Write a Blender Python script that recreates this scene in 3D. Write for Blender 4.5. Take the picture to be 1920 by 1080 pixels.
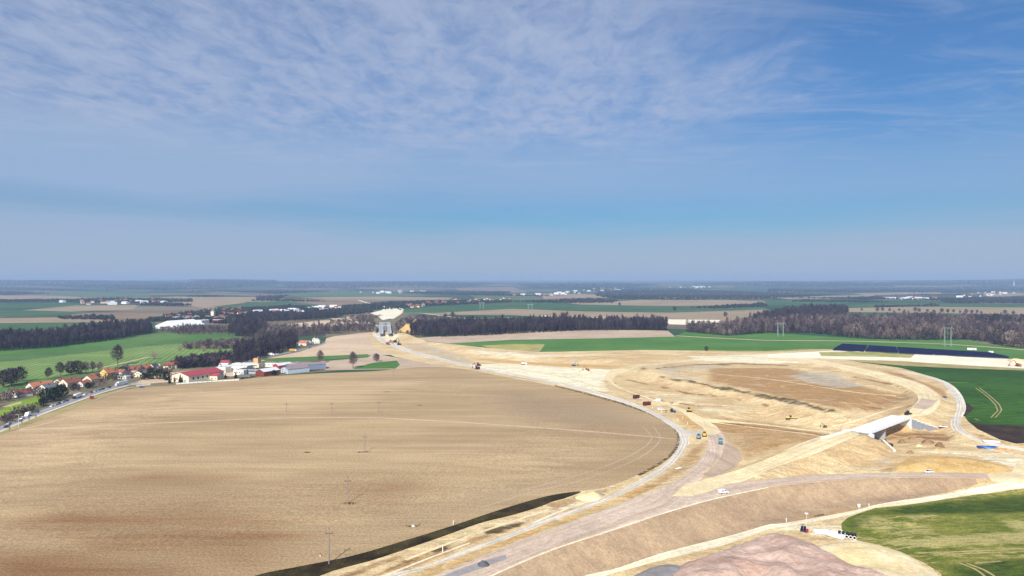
import bpy, bmesh, math, random
import numpy as np
from mathutils import Vector, Matrix
from mathutils.geometry import delaunay_2d_cdt
for _o in list(bpy.data.objects): bpy.data.objects.remove(_o)
SC = bpy.context.scene
COL = SC.collection
R_ = math.radians
# ------------------------------------------------------------------ camera
FPX, HOR, CAMZ = 1300.0, 528.0, 105.0       # focal length in photo pixels, horizon row, drone height (m)
PITCH = math.atan((540.0 - HOR) / FPX)
cam_d = bpy.data.cameras.new('camera'); cam = bpy.data.objects.new('camera', cam_d); COL.objects.link(cam)
cam_d.sensor_width = 36.0; cam_d.lens = 36.0 * FPX / 1920.0
cam_d.clip_start = 1.0; cam_d.clip_end = 80000.0
cam.location = (0, 0, CAMZ); cam.rotation_euler = (math.pi/2 - PITCH, 0, 0)
SC.camera = cam
# ------------------------------------------------------------------ light
SUN_EL, SUN_AZ = R_(39.0), math.atan2(-0.26, -0.966)     # azimuth as atan2(x, y): behind the camera, a little left
sd = Vector((math.sin(SUN_AZ)*math.cos(SUN_EL), math.cos(SUN_AZ)*math.cos(SUN_EL), math.sin(SUN_EL)))
sl = bpy.data.lights.new('sun', 'SUN'); sl.energy = 4.8; sl.angle = R_(0.5); sl.color = (1.0, 0.955, 0.88)
so = bpy.data.objects.new('sun', sl); COL.objects.link(so)
so.rotation_euler = (-sd).to_track_quat('-Z', 'Y').to_euler(); so.location = (0, 0, 500)
SC.view_settings.view_transform = 'Standard'; SC.view_settings.look = 'None'
SC.view_settings.exposure = 0.35; SC.view_settings.gamma = 1.0; SC.view_settings.use_curve_mapping = False
SC.cycles.volume_bounces = 0; SC.cycles.max_bounces = 6; SC.cycles.use_denoising = True
W = bpy.data.worlds.new('World'); SC.world = W; W.use_nodes = True
def build_world():
    nt = W.node_tree; N = nt.nodes; L = nt.links
    N.clear()
    def node(t, **kw):
        n = N.new(t)
        for k, v in kw.items(): setattr(n, k, v)
        return n
    def math_(op, a, b=None, c=None, clamp=False):
        n = node('ShaderNodeMath', operation=op); n.use_clamp = clamp
        for i, v in enumerate((a, b, c)):
            if v is None: continue
            if isinstance(v, (int, float)): n.inputs[i].default_value = v
            else: L.new(v, n.inputs[i])
        return n.outputs[0]
    def sstep(x, lo, hi):
        n = node('ShaderNodeMapRange', interpolation_type='SMOOTHSTEP')
        L.new(x, n.inputs['Value']); n.inputs['From Min'].default_value = lo; n.inputs['From Max'].default_value = hi
        return n.outputs[0]
    sky = node('ShaderNodeTexSky'); sky.sky_type = 'NISHITA'; sky.sun_disc = False
    sky.sun_elevation = SUN_EL; sky.sun_rotation = SUN_AZ
    sky.altitude = 300; sky.air_density = 1.0; sky.dust_density = 0.6; sky.ozone_density = 2.0
    out = node('ShaderNodeOutputWorld'); bg = node('ShaderNodeBackground'); bg.inputs['Strength'].default_value = SKY_STR
    tc = node('ShaderNodeTexCoord')
    sep = node('ShaderNodeSeparateXYZ'); L.new(tc.outputs['Generated'], sep.inputs[0])
    x, y, z = sep.outputs
    az = math_('ARCTAN2', x, y)                                   # sky direction: azimuth and elevation
    el = math_('ARCTANGENT', math_('DIVIDE', z, math_('SQRT', math_('ADD', math_('MULTIPLY', x, x), math_('MULTIPLY', y, y)))))
    zc = math_('MAXIMUM', math_('ADD', z, 0.03), 0.03)
    px = math_('DIVIDE', x, zc); py = math_('DIVIDE', y, zc)      # the flat cloud layer seen from below
    comb = node('ShaderNodeCombineXYZ'); L.new(px, comb.inputs[0]); L.new(py, comb.inputs[1])
    def noise(vec, scale, detail=4, rough=0.55, dist=0.0, rot=0.0, sx=1.0, sy=1.0):
        m = node('ShaderNodeMapping'); L.new(vec, m.inputs[0]); m.inputs['Rotation'].default_value = (0, 0, rot); m.inputs['Scale'].default_value = (sx, sy, 1)
        n = node('ShaderNodeTexNoise'); L.new(m.outputs[0], n.inputs['Vector'])
        n.inputs['Scale'].default_value = scale; n.inputs['Detail'].default_value = detail
        n.inputs['Roughness'].default_value = rough; n.inputs['Distortion'].default_value = dist
        return n.outputs[0]
    v = comb.outputs[0]
    big = noise(v, 0.55, 3, 0.5, 0.6)
    cells = noise(v, 9.0, 6, 0.62, 0.5, 0.25, 0.95, 0.5)
    mid = noise(v, 2.6, 5, 0.6, 0.8, 0.25, 0.9, 0.6)
    streak = noise(v, 1.3, 8, 0.66, 1.6, 0.55, 0.6, 1.5)
    # where the flocked layer lies: left and overhead, its right edge leaning
    edge = math_('ADD', math_('MULTIPLY', el, -0.28), math_('MULTIPLY_ADD', big, 0.5, -0.25))
    covL = math_('SUBTRACT', 1.0, sstep(math_('ADD', az, math_('MULTIPLY', edge, 0.9)), 0.02, 0.36))
    covH = sstep(math_('ADD', el, math_('MULTIPLY_ADD', mid, 0.08, -0.04)), 0.15, 0.235)
    tongue = math_('MULTIPLY', math_('MULTIPLY', sstep(az, -0.25, 0.1), math_('SUBTRACT', 1.0, sstep(math_('ADD', az, math_('MULTIPLY_ADD', mid, 0.5, -0.25)), 0.24, 0.46))),
                   math_('MULTIPLY', sstep(math_('ADD', el, math_('MULTIPLY_ADD', mid, 0.06, -0.03)), 0.195, 0.235), math_('SUBTRACT', 1.0, sstep(math_('ADD', el, math_('MULTIPLY_ADD', mid, 0.08, -0.04)), 0.265, 0.33))))
    cov = math_('MAXIMUM', math_('MULTIPLY', covL, covH), math_('MULTIPLY', tongue, 0.95))
    tex = math_('ADD', math_('MULTIPLY', cells, 0.62), math_('MULTIPLY', mid, 0.38))
    flock = math_('MULTIPLY', cov, math_('MULTIPLY_ADD', sstep(tex, 0.26, 0.66), 0.72, 0.28))
    wisps = math_('MULTIPLY', math_('MULTIPLY', sstep(streak, 0.44, 0.74), sstep(el, 0.10, 0.2)), 0.34)
    # flat veils lower down, with a clear lane between them
    def band(lo, hi, soft):
        e = math_('ADD', el, math_('ADD', math_('MULTIPLY_ADD', big, 0.05, -0.025), math_('MULTIPLY', az, 0.012)))
        return math_('MULTIPLY', sstep(e, lo - soft, lo + soft), math_('SUBTRACT', 1.0, sstep(e, hi - soft, hi + soft)))
    azr = math_('SUBTRACT', 1.0, math_('MULTIPLY', sstep(az, 0.1, 0.55), 0.55))
    veil = math_('MULTIPLY', math_('MULTIPLY', band(0.112, 0.195, 0.035), 0.66), azr)
    veil2 = math_('MULTIPLY', band(-0.05, 0.07, 0.03), 0.8)
    left = math_('MULTIPLY', math_('SUBTRACT', 1.0, sstep(az, -0.5, -0.05)), math_('MULTIPLY', math_('SUBTRACT', 1.0, sstep(el, 0.14, 0.24)), 0.42))
    right = math_('MULTIPLY', sstep(az, 0.25, 0.65), math_('MULTIPLY', math_('SUBTRACT', 1.0, sstep(el, 0.04, 0.19)), 0.36))
    vf = math_('MINIMUM', math_('ADD', math_('MAXIMUM', veil, veil2), math_('ADD', left, right)), 0.85)
    fac = math_('MINIMUM', math_('ADD', math_('MULTIPLY', flock, 0.8), math_('MULTIPLY', wisps, math_('SUBTRACT', 1.0, flock))), 0.88)
    mix = node('ShaderNodeMix', data_type='RGBA'); L.new(fac, mix.inputs['Factor'])
    tint = node('ShaderNodeMix', data_type='RGBA', blend_type='MULTIPLY'); tint.inputs['Factor'].default_value = 1.0
    L.new(sky.outputs[0], tint.inputs['A']); tint.inputs['B'].default_value = SKY_TINT
    low = node('ShaderNodeVectorMath', operation='SCALE'); L.new(tint.outputs['Result'], low.inputs[0]); L.new(math_('MULTIPLY_ADD', sstep(el, 0.02, 0.34), 0.26, 0.74), low.inputs['Scale'])
    vm = node('ShaderNodeMix', data_type='RGBA'); L.new(vf, vm.inputs['Factor']); L.new(low.outputs[0], vm.inputs['A']); vg = node('ShaderNodeMix', data_type='RGBA'); L.new(sstep(el, 0.0, 0.12), vg.inputs['Factor']); vg.inputs['A'].default_value = (5.0, 5.9, 7.7, 1); vg.inputs['B'].default_value = VEIL; L.new(vg.outputs['Result'], vm.inputs['B'])
    L.new(vm.outputs['Result'], mix.inputs['A']); mix.inputs['B'].default_value = CLOUD
    L.new(mix.outputs['Result'], bg.inputs['Color']); L.new(bg.outputs[0], out.inputs['Surface'])
SKY_STR = 0.064
SKY_TINT = (0.58, 0.95, 1.3, 1)
CLOUD = (5.5, 6.35, 8.5, 1)
VEIL = (4.2, 5.75, 8.3, 1)
build_world()
# ------------------------------------------------------------------ small helpers
rng = np.random.default_rng(7)
random.seed(7)
def lin(c):
    c = c/255.0
    return c/12.92 if c <= 0.04045 else ((c+0.055)/1.055)**2.4
def A(r, g, b, k=0.86): return tuple(min(0.9, lin(v)*k) for v in (r, g, b)) + (1.0,)
def tag(o, label=None, cat=None, group=None, kind=None):
    if label: o['label'] = label
    if cat: o['category'] = cat
    if group: o['group'] = group
    if kind: o['kind'] = kind
    return o
def empty(name, loc, rz=0.0, label=None, cat=None, group=None):
    o = bpy.data.objects.new(name, None); COL.objects.link(o)
    o.location = loc; o.rotation_euler = (0, 0, rz); o.empty_display_size = 0.5
    return tag(o, label, cat, group)
class MB:
    def __init__(s): s.v = []; s.f = []; s.m = []
    def add(s, vs, fs, mi=0):
        b = len(s.v); s.v += [tuple(p) for p in vs]
        for f in fs: s.f.append(tuple(i+b for i in f)); s.m.append(mi)
        return s
    def box(s, c, d, rz=0.0, mi=0, taper=(1, 1), shift=(0, 0)):
        x, y, z = d[0]/2, d[1]/2, d[2]/2; tx, ty = taper
        vs = [(-x,-y,-z),(x,-y,-z),(x,y,-z),(-x,y,-z),(-x*tx+shift[0],-y*ty+shift[1],z),(x*tx+shift[0],-y*ty+shift[1],z),(x*tx+shift[0],y*ty+shift[1],z),(-x*tx+shift[0],y*ty+shift[1],z)]
        ca, sa = math.cos(rz), math.sin(rz)
        vs = [(c[0]+a*ca-b*sa, c[1]+a*sa+b*ca, c[2]+q) for a, b, q in vs]
        return s.add(vs, [(0,3,2,1),(4,5,6,7),(0,1,5,4),(1,2,6,5),(2,3,7,6),(3,0,4,7)], mi)
    def tube(s, p, q, r0, r1=None, n=8, mi=0, cap=True):
        r1 = r0 if r1 is None else r1
        p, q = Vector(p), Vector(q); d = (q-p).normalized()
        a = d.orthogonal().normalized(); b = d.cross(a)
        vs = [p + (a*math.cos(2*math.pi*i/n) + b*math.sin(2*math.pi*i/n))*r0 for i in range(n)] + [q + (a*math.cos(2*math.pi*i/n) + b*math.sin(2*math.pi*i/n))*r1 for i in range(n)]
        fs = [(i, (i+1) % n, n+(i+1) % n, n+i) for i in range(n)]
        if cap: fs += [tuple(range(n-1, -1, -1)), tuple(range(n, 2*n))]
        return s.add(vs, fs, mi)
    def prism(s, prof, x0, x1, mi=0, axis='x'):
        # closed profile (a, b) swept along an axis
        n = len(prof)
        if axis == 'x': vs = [(x0, a, b) for a, b in prof] + [(x1, a, b) for a, b in prof]
        else: vs = [(a, x0, b) for a, b in prof] + [(a, x1, b) for a, b in prof]
        fs = [(i, (i+1) % n, n+(i+1) % n, n+i) for i in range(n)] + [tuple(range(n-1, -1, -1)), tuple(range(n, 2*n))]
        return s.add(vs, fs, mi)
    def build(s, name, mat, parent=None, smooth=False, loc=None):
        me = bpy.data.meshes.new(name); me.from_pydata(s.v, [], s.f)
        mats = mat if isinstance(mat, (list, tuple)) else [mat]
        for m in mats: me.materials.append(m)
        if len(mats) > 1: me.polygons.foreach_set('material_index', s.m)
        if smooth: me.polygons.foreach_set('use_smooth', [True]*len(s.f))
        bm = bmesh.new(); bm.from_mesh(me); bmesh.ops.recalc_face_normals(bm, faces=bm.faces); bm.to_mesh(me); bm.free()
        me.update()
        o = bpy.data.objects.new(name, me); COL.objects.link(o)
        if parent: o.parent = parent
        if loc is not None: o.location = loc
        return o
def copy_tree(o, parent=None):
    c = o.copy(); COL.objects.link(c); c.parent = parent
    for ch in list(o.children): copy_tree(ch, c)
    return c
# ------------------------------------------------------------------ materials
MATS = {}
def mat(name, col, rough=0.8, var=0.12, scale=3.0, metal=0.0, spec=0.3, randval=0.0):
    if name in MATS: return MATS[name]
    m = bpy.data.materials.new(name); m.use_nodes = True; nt = m.node_tree; N = nt.nodes; L = nt.links
    b = N['Principled BSDF']; b.inputs['Roughness'].default_value = rough; b.inputs['Metallic'].default_value = metal
    b.inputs['Specular IOR Level'].default_value = spec
    tc = N.new('ShaderNodeTexCoord'); n = N.new('ShaderNodeTexNoise'); n.inputs['Scale'].default_value = scale; n.inputs['Detail'].default_value = 4
    L.new(tc.outputs['Object'], n.inputs['Vector'])
    mr = N.new('ShaderNodeMapRange'); L.new(n.outputs[0], mr.inputs[0]); mr.inputs[1].default_value = 0.3; mr.inputs[2].default_value = 0.7
    mr.inputs[3].default_value = 1-var; mr.inputs[4].default_value = 1+var
    val = mr.outputs[0]
    if randval:
        oi = N.new('ShaderNodeObjectInfo'); m2 = N.new('ShaderNodeMapRange'); L.new(oi.outputs['Random'], m2.inputs[0]); m2.inputs[3].default_value = 1-randval; m2.inputs[4].default_value = 1+randval
        mm = N.new('ShaderNodeMath'); mm.operation = 'MULTIPLY'; L.new(val, mm.inputs[0]); L.new(m2.outputs[0], mm.inputs[1]); val = mm.outputs[0]
    hs = N.new('ShaderNodeHueSaturation'); hs.inputs['Color'].default_value = col; L.new(val, hs.inputs['Value'])
    L.new(hs.outputs[0], b.inputs['Base Color'])
    MATS[name] = m; return m
class GM:
    """a ground material: nodes written in world metres"""
    def __init__(s, name, rough=0.95):
        s.m = bpy.data.materials.new(name); s.m.use_nodes = True; s.nt = s.m.node_tree; s.N = s.nt.nodes; s.L = s.nt.links
        s.b = s.N['Principled BSDF']; s.b.inputs['Roughness'].default_value = rough; s.b.inputs['Specular IOR Level'].default_value = 0.15
        g = s.N.new('ShaderNodeNewGeometry'); s.pos = g.outputs['Position']; MATS[name] = s.m
    def put(s, sock, v):
        if isinstance(v, (int, float, tuple, list)): sock.default_value = v
        else: s.L.new(v, sock)
    def noise(s, scale, detail=4, rough=0.55, rot=0.0, sx=1.0, sy=1.0, dist=0.0, vec=None, off=0.0):
        mp = s.N.new('ShaderNodeMapping'); s.L.new(vec or s.pos, mp.inputs[0]); mp.inputs['Rotation'].default_value = (0, 0, rot); mp.inputs['Scale'].default_value = (sx*scale, sy*scale, scale); mp.inputs['Location'].default_value = (off, off*1.7, 0)
        n = s.N.new('ShaderNodeTexNoise'); s.L.new(mp.outputs[0], n.inputs['Vector']); n.inputs['Scale'].default_value = 1.0
        n.inputs['Detail'].default_value = detail; n.inputs['Roughness'].default_value = rough; n.inputs['Distortion'].default_value = dist
        return n.outputs[0]
    def wave(s, period, rot, dist=1.0, dscale=0.02):
        mp = s.N.new('ShaderNodeMapping'); s.L.new(s.pos, mp.inputs[0]); mp.inputs['Rotation'].default_value = (0, 0, rot)
        n = s.N.new('ShaderNodeTexWave'); s.L.new(mp.outputs[0], n.inputs['Vector']); n.bands_direction = 'X'
        n.inputs['Scale'].default_value = math.pi*2/period/20.0; n.inputs['Distortion'].default_value = dist; n.inputs['Detail'].default_value = 1.0; n.inputs['Detail Scale'].default_value = dscale
        return n.outputs['Fac']
    def op(s, o, a, b=0.0, clamp=False):
        n = s.N.new('ShaderNodeMath'); n.operation = o; n.use_clamp = clamp; s.put(n.inputs[0], a); s.put(n.inputs[1], b); return n.outputs[0]
    def rng(s, x, lo, hi, a=0.0, b=1.0, smooth=True):
        n = s.N.new('ShaderNodeMapRange'); n.interpolation_type = 'SMOOTHSTEP' if smooth else 'LINEAR'
        s.put(n.inputs[0], x)
        for i, v in enumerate((lo, hi, a, b)): s.put(n.inputs[1+i], v)
        return n.outputs[0]
    def mix(s, f, a, b, mode='MIX'):
        n = s.N.new('ShaderNodeMix'); n.data_type = 'RGBA'; n.blend_type = mode
        s.put(n.inputs['Factor'], f); s.put(n.inputs['A'], a); s.put(n.inputs['B'], b); return n.outputs['Result']
    def scale(s, c, f):
        n = s.N.new('ShaderNodeVectorMath'); n.operation = 'SCALE'; s.put(n.inputs[0], c); s.put(n.inputs['Scale'], f); return n.outputs[0]
    def attr(s, name):
        n = s.N.new('ShaderNodeAttribute'); n.attribute_name = name; return n
    def finish(s, col, bump=None, strength=0.5, dist=0.3):
        s.put(s.b.inputs['Base Color'], col)
        if bump is not None:
            n = s.N.new('ShaderNodeBump'); n.inputs['Strength'].default_value = strength; n.inputs['Distance'].default_value = dist
            s.L.new(bump, n.inputs['Height']); s.L.new(n.outputs[0], s.b.inputs['Normal'])
        return s.m
# ------------------------------------------------------------------ the lie of the land
CP, SP = math.cos(PITCH), math.sin(PITCH)
def ray(px, py):
    """direction per metre of forward distance through a photo point"""
    px = np.asarray(px, float); py = np.asarray(py, float)
    u = (px-960)/FPX; w = (540-py)/FPX
    fy = CP + w*SP; fz = -SP + w*CP
    return u/fy, fz/fy
def U(px, py, z=0.0):
    u, w = ray(px, py); t = (z-CAMZ)/w
    return np.stack([u*t, t], -1)
def sseg(P, a, b):
    """distance from points to a segment, and the place along it"""
    d = b-a; L2 = max(1e-9, d@d); t = np.clip(((P-a)@d)/L2, 0, 1)
    q = P - a - t[:, None]*d
    return np.hypot(q[:, 0], q[:, 1]), t
def inside(P, poly):
    x, y = P[:, 0], P[:, 1]; r = np.zeros(len(P), bool); n = len(poly); j = n-1
    for i in range(n):
        xi, yi = poly[i]; xj, yj = poly[j]
        if yi != yj:
            c = ((yi > y) != (yj > y)) & (x < (xj-xi)*(y-yi)/(yj-yi)+xi); r ^= c
        j = i
    return r
def sdist(P, poly):
    """signed distance, positive inside"""
    d = np.full(len(P), 1e9); n = len(poly)
    for i in range(n): d = np.minimum(d, sseg(P, poly[i-1], poly[i])[0])
    return np.where(inside(P, poly), d, -d)
def sm(x, a, b):
    t = np.clip((x-a)/(b-a), 0, 1); return t*t*(3-2*t)
def catmull(pts, step=6.0, closed=False):
    p = np.asarray(pts, float); n = len(p); out = []
    segs = n if closed else n-1
    for i in range(segs):
        p1, p2 = p[i % n], p[(i+1) % n]
        p0 = p[(i-1) % n] if closed or i > 0 else 2*p1-p2
        p3 = p[(i+2) % n] if closed or i+2 < n else 2*p2-p1
        k = max(1, int(np.linalg.norm((p2-p1)[:2])/step))
        for j in range(k):
            t = j/k
            out.append(0.5*((2*p1)+(-p0+p2)*t+(2*p0-5*p1+4*p2-p3)*t*t+(-p0+3*p1-3*p2+p3)*t**3))
    if not closed: out.append(p[-1])
    return np.array(out)
def lines(pts, step=6.0):
    p = np.asarray(pts, float); out = []
    for i in range(len(p)):
        a, b = p[i], p[(i+1) % len(p)]; k = max(1, int(np.linalg.norm(b-a)/step))
        for j in range(k): out.append(a+(b-a)*j/k)
    return np.array(out)
_NT = np.random.default_rng(3).random((64, 64))
def vnoise(P, s):
    x = P[:, 0]/s; y = P[:, 1]/s; xi = np.floor(x).astype(int); yi = np.floor(y).astype(int); fx = x-xi; fy = y-yi
    fx = fx*fx*(3-2*fx); fy = fy*fy*(3-2*fy); g = lambda a, b: _NT[a % 64, b % 64]
    return (g(xi, yi)*(1-fx)+g(xi+1, yi)*fx)*(1-fy)+(g(xi, yi+1)*(1-fx)+g(xi+1, yi+1)*fx)*fy-0.5
# skyline of the far hills, as photo columns and rows
SKYX = np.array([-600, 0, 150, 265, 345, 360, 400, 515, 530, 700, 712, 800, 930, 1000, 1130, 1250, 1330, 1420, 1700, 1860, 1900, 2000, 2600])
SKYY = np.array([524, 524.5, 525.5, 527.5, 527, 523.5, 523, 524.5, 528, 528.5, 527.5, 528.5, 530, 530.5, 529.5, 531, 529, 527, 525.5, 524.5, 523, 522, 523])
def hfar(P):
    x, y = P[:, 0], np.maximum(P[:, 1], 1.0)
    col = np.clip(960+FPX*x/y, -600, 2600)
    top = CAMZ + (HOR-np.interp(col, SKYX, SKYY))/FPX*14500.0
    h = top*sm(y, 8200, 14000)
    h += (vnoise(P, 1900)*26 + vnoise(P+777, 900)*12)*sm(y, 2600, 4500)*(1-sm(y, 9000, 13000))
    h += vnoise(P+311, 420)*7*sm(y, 900, 1500)*(1-sm(y, 3000, 4000))
    return h
HW_L = [(640,1125),(770,1090),(820,1078),(960,1019),(1029,994),(1127,958),(1210,927),(1266,902),(1304,872),(1324,844),(1327,819),(1318,802),(1288,780),(1277,772),(1246,758),(1217,748),(1187,738),(1162,729),(1142,717),(1134,708),(1137,700),(1150,692)]
HW_R = [(860,1110),(960,1061),(1043,1027),(1154,991),(1238,963),(1313,941),(1330,915),(1316,893),(1349,860),(1361,832),(1355,811),(1343,799),(1316,783),(1287,769),(1258,758),(1225,748),(1190,737),(1167,729),(1152,719),(1147,711),(1158,702),(1192,692)]
BR_U = [(1290,905),(1316,903),(1377,905),(1440,899),(1523,891),(1607,888),(1690,887),(1801,887),(1898,890),(1990,893)]
BR_L = [(1290,948),(1313,941),(1377,926),(1440,913),(1523,904),(1607,898),(1690,895),(1773,895),(1829,897),(1898,898),(1990,903)]
def pz(pts, z): return U([p[0] for p in pts], [p[1] for p in pts], z)
EMB_A = np.concatenate([pz(HW_L[:10], 1.0), pz(HW_R[:9], 1.0)[::-1]])
EMB_B = np.concatenate([pz(BR_U, 1.0), pz(BR_L, 1.0)[::-1]])
LOW = pz([(880,1190),(960,1085),(1100,1035),(1250,980),(1310,945),(1330,900),(1375,850),(1330,800),(1400,775),(1600,765),(1720,800),(1840,835),(2050,860),(2300,900),(2300,1190)], -3.0)
RAMP = [(1300,912,1.0),(1350,899,1.2),(1440,870,2.2),(1520,841,3.6),(1588,816,5.0),(1600,811,5.2)]
LOOP = [(1686,783,5.4),(1705,776,5.2),(1728,764,5.0),(1742,747,4.6),(1728,730,4.2),(1680,709,3.4),(1600,692,2.4),(1520,680,1.6),(1440,673,1.0)]
def path3(l):
    p = catmull(l, 8.0); xy = np.array([U(a, b, c) for a, b, c in p]); return xy, p[:, 2]
RAMP_XY, RAMP_Z = path3(RAMP); LOOP_XY, LOOP_Z = path3(LOOP)
PLAT = pz([(1205,694),(1240,706),(1330,723),(1430,743),(1500,757),(1560,770),(1600,752),(1640,725),(1600,702),(1500,688),(1400,679),(1300,679),(1230,684)], 4.0)
CORR = pz([(700,628),(760,626),(800,640),(900,662),(1000,672),(1150,676),(1180,690),(1120,712),(1040,718),(940,700),(860,682),(780,662),(725,645)], 0.0)
def emb(P, h, top, z, slope):
    d = -sdist(P, top); return np.maximum(h, np.where(d < 60, z-np.maximum(d-1.0, 0)/slope, -99))
def ribbon(P, h, xy, zz, hw, slope):
    best = np.full(len(P), -99.0)
    for i in range(len(xy)-1):
        d, t = sseg(P, xy[i], xy[i+1]); best = np.maximum(best, zz[i]+(zz[i+1]-zz[i])*t-np.maximum(d-hw, 0)/slope)
    return np.maximum(h, best)
_o = (U(1596, 806, 5.4)+U(1632, 812, 5.4))/2; _e = (U(1674, 779, 5.6)+U(1705, 783, 5.6))/2; BL = np.linalg.norm(_e-_o); _bd = (_e-_o)/BL; _bn = np.array([-_bd[1], _bd[0]])
CUT = np.concatenate([[_o+_bd*1.2-_bn*8, _o+_bd*1.2+_bn*9, _o+_bd*(BL-.5)+_bn*9, _o+_bd*(BL-.5)-_bn*6], pz([(1705,802),(1757,808.5),(1785,818),(1765,848),(1700,858),(1679,849),(1652,825)], -3.6)])
def hnear(P):
    low = -7.0+3.2*sm(P[:, 0], 90, 230)
    h = low*sm(sdist(P, LOW), -12, 14)
    h = h + 2.2*sm(sdist(P, pz([(0,830),(240,740),(520,712),(800,706),(1000,735),(1180,790),(1200,830),(1100,900),(900,960),(300,1060),(-300,1060)], 0)), 0, 90)
    h = h - 5.0*sm(sdist(P, CORR), -6, 14)*0.7
    h = np.maximum(h, 6.0-np.maximum(-sdist(P, PLAT), 0)/3.8)
    h = emb(P, h, EMB_A, 1.0, 2.0); h = emb(P, h, EMB_B, 1.0, 2.0)
    h = ribbon(P, h, RAMP_XY, RAMP_Z, 8.5, 1.7); h = ribbon(P, h, LOOP_XY, LOOP_Z, 7.0, 2.2)
    cut = sdist(P, CUT); h = np.where(cut > -.5, np.minimum(h, -4.2), h)
    site = sm(sdist(P, SITE_XY), -5, 25)
    h = h + (vnoise(P, 18)*1.3+vnoise(P+50, 8)*0.9)*site*(1-sm(np.maximum(sdist(P, EMB_A), sdist(P, EMB_B)), -6, 0))
    return h
SITE = [(692,627),(700,621),(760,625),(800,640),(900,651),(1012,660),(1210,656),(1440,660),(1545,655),(1715,662),(1920,680),(2050,690),(2050,905),(2050,1140),(540,1140),(600,1080),(760,1018),(850,990),(930,962),(1010,938),(1060,924),(1130,914),(1190,893),(1240,864),(1268,842),(1274,815),(1260,797),(1215,769),(1140,749),(1050,727),(950,707),(880,695),(800,681),(740,669),(700,650)]
SITE_XY = pz(SITE, -1.0)
GX0, GX1, GY0, GY1, GS = -700.0, 900.0, 195.0, 1500.0, 2.5
_gx = np.arange(GX0, GX1+.1, GS); _gy = np.arange(GY0, GY1+.1, GS)
_G = np.stack(np.meshgrid(_gx, _gy), -1).reshape(-1, 2)
HG = (hnear(_G)+hfar(_G)).reshape(len(_gy), len(_gx))
def H(P):
    P = np.asarray(P, float).reshape(-1, 2)
    fx = np.clip((P[:, 0]-GX0)/GS, 0, len(_gx)-1.001); fy = np.clip((P[:, 1]-GY0)/GS, 0, len(_gy)-1.001)
    i = fx.astype(int); j = fy.astype(int); a = fx-i; b = fy-j
    near = (HG[j, i]*(1-a)+HG[j, i+1]*a)*(1-b)+(HG[j+1, i]*(1-a)+HG[j+1, i+1]*a)*b
    w = sm(np.maximum(np.maximum(GX0-P[:, 0], P[:, 0]-GX1), P[:, 1]-GY1), -60, 0)
    return near*(1-w)+hfar(P)*w
_TZ = np.exp(np.linspace(math.log(200.0), math.log(17500.0), 620))
def R(pts):
    """where the sight lines through photo points meet the land"""
    p = np.asarray(pts, float).reshape(-1, 2); out = np.zeros((len(p), 2))
    for s in range(0, len(p), 400):
        q = p[s:s+400]; u, w = ray(q[:, 0], q[:, 1])
        X = u[:, None]*_TZ; Y = np.broadcast_to(_TZ, X.shape)
        g = CAMZ+w[:, None]*_TZ - H(np.stack([X.ravel(), Y.ravel()], -1)).reshape(X.shape)
        k = np.argmax(g <= 0, 1); k = np.where((g <= 0).any(1), np.maximum(k, 1), len(_TZ)-1)
        r = np.arange(len(q)); a = g[r, k-1]; b = g[r, k]; t = np.where(b <= 0, a/np.maximum(a-b, 1e-6), 1.0)
        Z = _TZ[k-1]+(_TZ[k]-_TZ[k-1])*t; out[s:s+400] = np.stack([u*Z, Z], -1)
    return out
def at(px, py):
    p = R([(px, py)])[0]; return Vector((p[0], p[1], H(p)[0]))
# ------------------------------------------------------------------ ground materials
def g_country():
    g = GM('countryside')
    mp = g.N.new('ShaderNodeMapping'); g.L.new(g.pos, mp.inputs[0]); mp.inputs['Rotation'].default_value = (0, 0, 0.35); mp.inputs['Scale'].default_value = (1/620, 1/420, 0)
    v = g.N.new('ShaderNodeTexVoronoi'); v.distance = 'CHEBYCHEV'; g.L.new(mp.outputs[0], v.inputs['Vector']); v.inputs['Scale'].default_value = 1.0; v.inputs['Randomness'].default_value = 0.85
    cr = g.N.new('ShaderNodeValToRGB'); cr.color_ramp.interpolation = 'CONSTANT'
    sp = g.N.new('ShaderNodeSeparateColor'); g.L.new(v.outputs['Color'], sp.inputs[0]); g.L.new(sp.outputs[0], cr.inputs[0])
    cols = [(0, A(54,88,56)), (.24, A(124,110,92)), (.42, A(44,80,54)), (.6, A(84,84,68)), (.72, A(136,122,102)), (.86, A(66,90,60))]
    e = cr.color_ramp.elements; e[0].color = cols[0][1]; e[1].position = cols[1][0]; e[1].color = cols[1][1]
    for p, c in cols[2:]: q = e.new(p); q.color = c
    n = g.noise(0.012, 5); n2 = g.noise(0.15, 3)
    c = g.scale(cr.outputs[0], g.rng(n, .3, .7, .85, 1.15)); c = g.scale(c, g.rng(n2, .3, .7, .9, 1.1))
    return g.finish(c)
def g_simple(name, c1, c2, big=0.01, fine=0.4, famp=0.15, bump=0.4, bdist=0.3, rot=0.0, sx=1.0, sy=1.0, lo=.35, hi=.65):
    g = GM(name)
    n = g.noise(big, 5, .6, rot, sx, sy); f = g.noise(fine, 4, .65); f2 = g.noise(fine*0.2, 3, .6, off=9)
    c = g.mix(g.rng(n, lo, hi), c1, c2); c = g.scale(c, g.rng(f, .3, .7, 1-famp, 1+famp)); c = g.scale(c, g.rng(f2, .3, .7, 1-famp*.6, 1+famp*.6))
    return g.finish(c, f, bump, bdist)
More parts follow.
